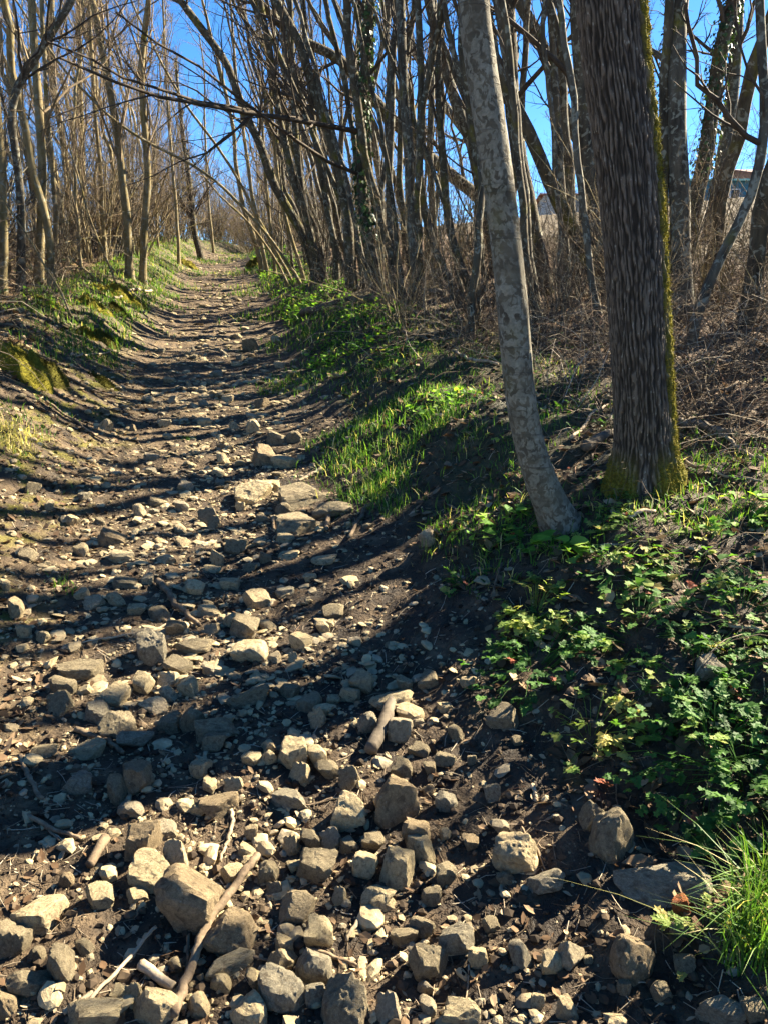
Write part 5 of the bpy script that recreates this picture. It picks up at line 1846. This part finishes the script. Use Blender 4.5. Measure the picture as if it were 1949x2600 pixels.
def frond(seed, pairs=3):
    """feathery compound leaf, length 1"""
    g = np.random.default_rng(seed)
    Vs, Ts, n = [], [], 0

    def put(V, T, pos, ang, s, tilt):
        nonlocal n
        c, sn = math.cos(ang), math.sin(ang)
        W = V * s
        W = np.stack([W[:, 0] * c + W[:, 1] * sn, -W[:, 0] * sn + W[:, 1] * c, W[:, 2] + W[:, 1] * tilt], -1) + np.array(pos)
        Vs.append(W)
        Ts.append(T + n)
        n += len(W)

    for i in range(pairs):
        y = 0.32 + 0.2 * i
        s = 0.42 * (1 - 0.2 * i)
        for sgn in (-1, 1):
            V, T = lobed(3, 0.42, 0.25, seed * 10 + i)
            put(V, T, (0, y, 0.08 * y), sgn * (1.05 - 0.12 * i) + g.normal(0, 0.1), s, g.normal(0, 0.2))
    V, T = lobed(3, 0.42, 0.25, seed * 10 + 9)
    put(V, T, (0, 0.32 + 0.2 * (pairs - 1) + 0.06, 0.05), g.normal(0, 0.1), 0.40, 0.0)
    Vs.append(np.array([[-0.012, 0, 0], [0.012, 0, 0], [0.008, 0.8, 0.06], [-0.008, 0.8, 0.06]]))
    Ts.append(np.array([[0, 1, 2], [0, 2, 3]]) + n)
    return np.concatenate(Vs), np.concatenate(Ts)


FR = [frond(1, 3), frond(2, 2), frond(3, 3)]
LB_ = [lobed(3, 0.28, 0.3, 21), lobed(2, 0.2, 0.3, 22), lobed(5, 0.30, 0.25, 23)]


def leaves(acc, tmpl, pos, dirs, ups, size, tint):
    V, T = tmpl
    n = len(pos)
    y = norm(dirs)
    x = norm(np.cross(y, ups))
    z = np.cross(x, y)
    W = pos[:, None, :] + size[:, None, None] * (V[None, :, 0:1] * x[:, None] + V[None, :, 1:2] * y[:, None] + V[None, :, 2:3] * z[:, None])
    acc.add(W.reshape(-1, 3), None, (T[None] + (np.arange(n) * len(V))[:, None, None]).reshape(-1, 3), np.repeat(tint, len(V)))


def carpet(acc, pts, tmpls, smin, smax, hmax, seed, tint=(0, 0.9), red=0.03):
    g = np.random.default_rng(seed)
    n = len(pts)
    z = ground(pts[:, 0], pts[:, 1])
    a = g.uniform(0, 6.28, n)
    el = g.uniform(-0.1, 0.7, n)
    d = np.stack([np.cos(a) * np.cos(el), np.sin(a) * np.cos(el), np.sin(el)], -1)
    up = norm(np.stack([g.normal(0, 0.25, n), g.normal(0, 0.25, n), np.ones(n)], -1))
    pos = np.stack([pts[:, 0], pts[:, 1], z + g.random(n) ** 1.5 * hmax], -1)
    s = g.uniform(smin, smax, n)
    tt = g.uniform(*tint, n)
    tt = np.where(g.random(n) < red, 1.0, tt)
    k = g.integers(0, len(tmpls), n)
    for i, t in enumerate(tmpls):
        m = k == i
        if m.any():
            leaves(acc, t, pos[m], d[m], up[m], s[m], tt[m])


g = np.random.default_rng(41)
acc = Acc()
pts = region(12500, 1.35, 9.5, 1.15, 3.6, g)
uu = pu(pts[:, 0], pts[:, 1])
dens = noise(pts[:, 0] * 1.7, pts[:, 1] * 1.7, 12.0) + 0.5 * noise(pts[:, 0] * 4.5, pts[:, 1] * 4.5, 13.0)
keep = dens + 0.25 * g.normal(size=len(pts)) > 0.22 + 0.5 * sstep(2.4, 3.4, uu) + 0.6 * sstep(1.7, 1.2, uu)
P_ = pts[keep]
h = len(P_) // 2
carpet(acc, P_[:h], FR, 0.022, 0.058, 0.035, 1)
carpet(acc, P_[h:], LB_, 0.012, 0.030, 0.035, 2)
o = link("ground_cover", acc.mesh("ground_cover", False), M['herb'])
tag(o, "low leafy herbs carpeting the right bank below the trees", None, None, "stuff")
acc = Acc()
pts = region(6000, 7.5, 26, 1.0, 2.3, g)
pts = pts[noise(pts[:, 0] * 1.5, pts[:, 1] * 1.5, 4.4) > -0.02]
carpet(acc, pts, LB_, 0.025, 0.065, 0.13, 3, (0.1, 0.9), 0)
o = link("ground_cover", acc.mesh("ground_cover", False), M['lime'])
tag(o, "bright green nettles and goosegrass at the foot of the right hedge", None, None, "stuff")
acc = Acc()
pts = region(700, 4.0, 16, -3.6, -1.8, g)
pts = pts[noise(pts[:, 0] * 1.2, pts[:, 1] * 1.2, 3.0) > 0.0]
carpet(acc, pts, LB_, 0.04, 0.09, 0.12, 4, (0.1, 0.7), 0.05)
o = link("ground_cover", acc.mesh("ground_cover", False), M['herb'])
tag(o, "scattered bramble and ivy leaves on the left bank", None, None, "stuff")


def herb(label, u, v, r, h, n, mat, seed, tmpl=None, smin=0.03, smax=0.065, cat="herb", name="herb_clump", tint=(0, 0.95), red=0.02):
    g = np.random.default_rng(seed)
    n = int(n * 0.42)
    c = hit(u, v)
    a = g.uniform(0, 6.28, n)
    rr = np.sqrt(g.random(n))
    x = c[0] + np.cos(a) * rr * r
    y = c[1] + np.sin(a) * rr * r
    gz = ground(x, y)
    h = h * 0.75
    keep = noise(x * 11, y * 11, seed * 1.3) + 0.6 * noise(x * 30, y * 30, seed) > -0.12
    x, y, a, rr, gz = x[keep], y[keep], a[keep], rr[keep], gz[keep]
    n = len(x)
    dome = h * np.sqrt(np.clip(1 - rr ** 2 * 0.85, 0.05, 1)) * (0.8 + 0.35 * noise(x * 9, y * 9, seed))
    zz = gz + dome * (0.35 + 0.65 * g.random(n) ** 0.45)
    pos = np.stack([x, y, zz], -1)
    el = g.uniform(-0.45, 0.5, n)
    aa = a + g.normal(0, 0.9, n)
    d = np.stack([np.cos(aa) * np.cos(el), np.sin(aa) * np.cos(el), np.sin(el)], -1)
    up = norm(np.stack([np.cos(a) * rr * 0.5 + g.normal(0, 0.2, n), np.sin(a) * rr * 0.5 + g.normal(0, 0.2, n), np.ones(n)], -1))
    tt = np.where(g.random(n) < red, 1.0, g.uniform(*tint, n))
    tm = tmpl or FR
    k = g.integers(0, len(tm), n)
    acc = Acc()
    s = g.uniform(smin, smax, n)
    for i, t in enumerate(tm):
        m = k == i
        if m.any():
            leaves(acc, t, pos[m], d[m], up[m], s[m], tt[m])
    root = empty(name, c)
    link("foliage", acc.mesh("foliage", False, c), M[mat], root)
    m = min(n, 60)
    st = Acc()
    b = np.stack([c[0] + (x[:m] - c[0]) * 0.3, c[1] + (y[:m] - c[1]) * 0.3, np.zeros(m)], -1)
    b[:, 2] = ground(b[:, 0], b[:, 1]) - 0.01
    mid = (b + pos[:m]) / 2 + np.array([0, 0, 0.15 * h])
    tubes(np.stack([b, mid, pos[:m]], 1), np.full((m, 3), 0.0013), 3, st, g.uniform(0, 0.5, m))
    link("stem", st.mesh("stem", True, c), M[mat], root)
    tag(root, label, cat, "leafy herbs on the right bank")
    return root


herb("large feathery herb clump at the right, above the grey slab", 1810, 1900, 0.26, 0.17, 520, 'herb', 1)
herb("feathery dark herb mass spilling down at the right edge", 1900, 2000, 0.20, 0.15, 330, 'herb', 2, tint=(0, 0.7))
herb("sunlit yellow-green herb clump at the middle of the bank's foot", 1355, 1560, 0.13, 0.13, 300, 'yherb', 3, smin=0.035, smax=0.075)
herb("dark green herb mass just below the yellow-green clump", 1350, 1680, 0.22, 0.13, 360, 'herb', 4, tint=(0, 0.6))
herb("bright lime rosette at the foot of the pale trunk", 1400, 1395, 0.09, 0.09, 70, 'lime', 5, LB_, 0.05, 0.09)
herb("lime herb left of the pale trunk's foot", 1265, 1360, 0.12, 0.11, 110, 'lime', 6, LB_, 0.035, 0.065)
herb("small reddish-tipped herb at the edge of the mud, left of the big clump", 1500, 1865, 0.13, 0.10, 150, 'yherb', 7, smin=0.03, smax=0.07, red=0.15)
herb("sunlit herb patch below the furrowed trunk", 1640, 1350, 0.25, 0.09, 280, 'yherb', 8, None, 0.03, 0.06, red=0.06)
herb("leafy patch of pale herbs right of the lime rosette", 1560, 1440, 0.20, 0.08, 220, 'herb', 9, LB_, 0.025, 0.05, tint=(0.4, 0.95))
herb("glossy herb patch in the middle of the right bank", 1740, 1500, 0.24, 0.08, 260, 'herb', 10, LB_, 0.025, 0.05, tint=(0.3, 0.95))
herb("herb patch at the right edge beside a flat stick", 1880, 1560, 0.22, 0.10, 260, 'herb', 11, tint=(0.2, 0.95))
herb("dark lobed herbs in front of the pale trunk", 1330, 1330, 0.16, 0.08, 200, 'herb', 12)
herb("bright herb at the right edge level with the bough", 1880, 1330, 0.15, 0.12, 160, 'lime', 13, LB_, 0.03, 0.05)
herb("green leafy clump in the grass left of the pale trunk", 1120, 1020, 0.22, 0.10, 260, 'lime', 14, LB_, 0.03, 0.06)
herb("dark leafy clump beyond the grass near the fallen log", 1000, 900, 0.3, 0.12, 260, 'herb', 15, LB_, 0.04, 0.07)
herb("small feathery herb beside the brick piece at lower right", 1775, 2385, 0.08, 0.07, 70, 'yherb', 16, smin=0.03, smax=0.06, red=0.1)
herb("leafy herb patch between the yellow-green clump and the right edge", 1620, 1600, 0.22, 0.09, 260, 'herb', 17, tint=(0.3, 0.95))
herb("herb patch above the big feathery clump", 1760, 1720, 0.2, 0.11, 240, 'herb', 18)
herb("low herb fringe left of the yellow-green clump", 1180, 1480, 0.10, 0.05, 80, 'herb', 19)

# ------------------------------------------------------------------ moss mounds on the left bank
def moss_mound(label, u, v, wpx, hpx, seed, mat='moss', name="moss_mound"):
    """a cushion that follows the ground, with an uneven rim"""
    c = hit(u, v + hpx * 0.5)
    W, A = px_size(c, wpx) * 0.62, px_size(c, hpx) * 0.85
    g = np.random.default_rng(seed)
    nr, na = 22, 56
    rr, aa = np.meshgrid(np.linspace(0.0, 1, nr), np.linspace(0, 2 * math.pi, na, endpoint=False), indexing='ij')
    rim = 1 + 0.35 * noise(np.cos(aa) * 1.3, np.sin(aa) * 1.3, seed * 3.7)
    x = c[0] + np.cos(aa) * rr * W * rim
    y = c[1] + W * 0.5 + np.sin(aa) * rr * W * rim * 0.85
    lump = 0.75 + 0.55 * noise(x * 7, y * 7, seed) + 0.28 * noise(x * 18, y * 18, seed + 5) + 0.12 * noise(x * 50, y * 50, seed)
    z = ground(x, y) - 0.03 + A * np.sqrt(np.clip(1 - rr ** 2.4, 0, 1)) * np.clip(lump, 0.15, 2)
    V = np.stack([x, y, z], -1).reshape(-1, 3)
    idx = np.arange(nr * na).reshape(nr, na)
    nx = np.roll(idx, -1, axis=1)
    q = np.stack([idx[:-1], idx[1:], nx[1:], nx[:-1]], -1).reshape(-1, 4)
    off = np.array([c[0], c[1] + W * 0.5, float(ground(c[0], c[1] + W * 0.5))])
    o = link(name, mesh_np(name, V - off, [q], True), M[mat], None, off)
    k = 2600
    i = g.integers(0, len(V), k)
    d = norm(np.stack([V[i, 0] - off[0], V[i, 1] - off[1], np.full(k, W * 0.6)], -1) + g.normal(size=(k, 3)) * W * 0.5)
    b = V[i] - off + g.normal(size=(k, 3)) * 0.006
    sd = norm(np.cross(d, g.normal(size=(k, 3))))
    ln = g.uniform(0.008, 0.024, k)[:, None]
    acc = Acc()
    acc.add(np.stack([b + sd * 0.003, b - sd * 0.003, b + d * ln], 1).reshape(-1, 3), None, np.arange(3 * k).reshape(-1, 3))
    link("moss", acc.mesh("moss", False), M[mat], o)
    tag(o, label, "moss", "mossy stones and stumps on the left bank")


moss_mound("bright yellow mossy stump at the left edge beside the grass", 45, 905, 100, 95, 1)
moss_mound("darker mossy stump just right of the bright yellow one", 112, 925, 75, 70, 2, 'mossd')
moss_mound("mossy stone below the pair of lit trees, left side", 232, 765, 70, 26, 3)
moss_mound("mossy stone closest to the pair of lit trees", 318, 745, 80, 34, 4)
moss_mound("yellow moss cushion on the leaf litter left of the leaning pole", 105, 760, 70, 22, 5)
moss_mound("small moss cushion in front of the lit pair's left tree", 262, 728, 55, 24, 6)
moss_mound("flat mossy stone by the dark hollow on the left verge", 215, 842, 50, 22, 7)
moss_mound("dark mossy block above the grass where the left verge begins", 290, 775, 45, 26, 8, 'mossd')
moss_mound("orange-tinged mossy rock at the far left verge by the stubby tree", 475, 665, 40, 20, 9)
moss_mound("dark mossy rock below the slim stems at the right of the upper track", 640, 668, 40, 34, 10, 'mossd')
moss_mound("low mossy hump on the left bank near the dark branch", 255, 960, 70, 24, 11, 'mossd')
moss_mound("dark mossy stone with a hollow under it on the left verge", 262, 845, 50, 40, 12, 'mossd')


# ------------------------------------------------------------------ buildings beyond the field
def box(acc, x0, x1, y0, y1, z0, z1):
    V = np.array([[x0, y0, z0], [x1, y0, z0], [x1, y1, z0], [x0, y1, z0], [x0, y0, z1], [x1, y0, z1], [x1, y1, z1], [x0, y1, z1]])
    acc.add(V, [[0, 3, 2, 1], [4, 5, 6, 7], [0, 1, 5, 4], [1, 2, 6, 5], [2, 3, 7, 6], [3, 0, 4, 7]])


def plain(name, c, rough=0.7, sc=3.0):
    m = NT(name)
    n = m.noise(sc, 5)
    col = m.mix(0.5, c, m.ramp(n, [(0.3, 0.7), (0.7, 1.15)]), 'MULTIPLY')
    return m.done(col, rough, m.bump(n, 0.2, 0.02))


def building(label, name, u0, u1, v_base, v_eave, v_top, Y, depth, wallc, roofc, windows=(), ridges=0):
    a = on_plane(u0, v_base, Y)
    b = on_plane(u1, v_base, Y)
    ze, zt = on_plane(u0, v_eave, Y)[2], on_plane(u0, v_top, Y)[2]
    x0, x1 = a[0], b[0]
    zb = min(a[2], float(ground((x0 + x1) / 2, Y))) - 0.4
    root = empty(name, ((x0 + x1) / 2, Y + depth / 2, zb))
    off = np.array(root.location)
    acc = Acc()
    box(acc, x0, x1, Y, Y + depth, zb, ze)
    gx = Acc()
    mid = Y + depth / 2
    acc.add([[x0, Y, ze], [x0, Y + depth, ze], [x0, mid, zt - 0.06], [x1, Y, ze], [x1, Y + depth, ze], [x1, mid, zt - 0.06]], None, [[0, 2, 1], [3, 4, 5]])
    link("wall", acc.mesh("wall", False, off), wallc, root)
    rf = Acc()
    e = 0.35
    th = 0.12
    for s in (0, 1):
        ye = Y - e if s == 0 else Y + depth + e
        zz = ze - e * (zt - ze) / (depth / 2)
        A = np.array([[x0 - e, ye, zz], [x1 + e, ye, zz], [x1 + e, mid, zt], [x0 - e, mid, zt]])
        Bt = A + np.array([0, 0, th])
        rf.add(np.concatenate([A, Bt]), [[0, 3, 2, 1], [4, 5, 6, 7], [0, 1, 5, 4], [1, 2, 6, 5], [2, 3, 7, 6], [3, 0, 4, 7]])
    ro = link("roof", rf.mesh("roof", False, off), roofc, root)
    if ridges:
        for xx in np.linspace(x0, x1, ridges):
            rb = Acc()
            tubes(np.array([[[xx, Y - e, zz + th], [xx, mid, zt + th]]]), np.full((1, 2), 0.05), 5, rb)
            link("roof_rib", rb.mesh("roof_rib", True, off), roofc, ro)
    for (f0, f1, g0, g1) in windows:
        wa = Acc()
        X0, X1 = x0 + (x1 - x0) * f0, x0 + (x1 - x0) * f1
        Z0, Z1 = zb + (ze - zb) * g0, zb + (ze - zb) * g1
        box(wa, X0, X1, Y - 0.03, Y + 0.05, Z0, Z1)
        wn = link("window", wa.mesh("window", False, off), M['winframe'], root)
        pa = Acc()
        box(pa, X0 + 0.08, X1 - 0.08, Y - 0.045, Y - 0.031, Z0 + 0.08, Z1 - 0.08)
        link("pane", pa.mesh("pane", False, off), M['pane'], wn)
    tag(root, label, "building", "buildings beyond the field")


M['winframe'] = plain("window_frame", (0.7, 0.7, 0.68))
M['pane'] = NT("window_pane").done((0.02, 0.025, 0.03), 0.08, None, 0.5)
building("low farm shed with teal wall and pale green roof beyond the field at right", "farm_shed", 1670, 1930, 492, 458, 432, 62, 12, plain("teal_wall", (0.03, 0.14, 0.20)), plain("pale_green_roof", (0.30, 0.52, 0.42), 0.4), [(0.2, 0.3, 0.5, 0.85), (0.7, 0.8, 0.5, 0.85)], 14)
building("distant house with red tiled roof and pale wall seen between trunks", "farmhouse", 1402, 1472, 505, 494, 476, 70, 8, plain("pale_render", (0.34, 0.32, 0.28)), plain("red_tile", (0.40, 0.14, 0.07)), [(0.15, 0.3, 0.4, 0.8), (0.6, 0.75, 0.4, 0.8)])
building("brick house partly hidden by the curved stem at the right edge", "brick_house", 1905, 2000, 470, 438, 415, 85, 8, plain("brick_wall", (0.26, 0.13, 0.075)), plain("brown_tile", (0.17, 0.085, 0.06)), [(0.15, 0.27, 0.5, 0.8)])
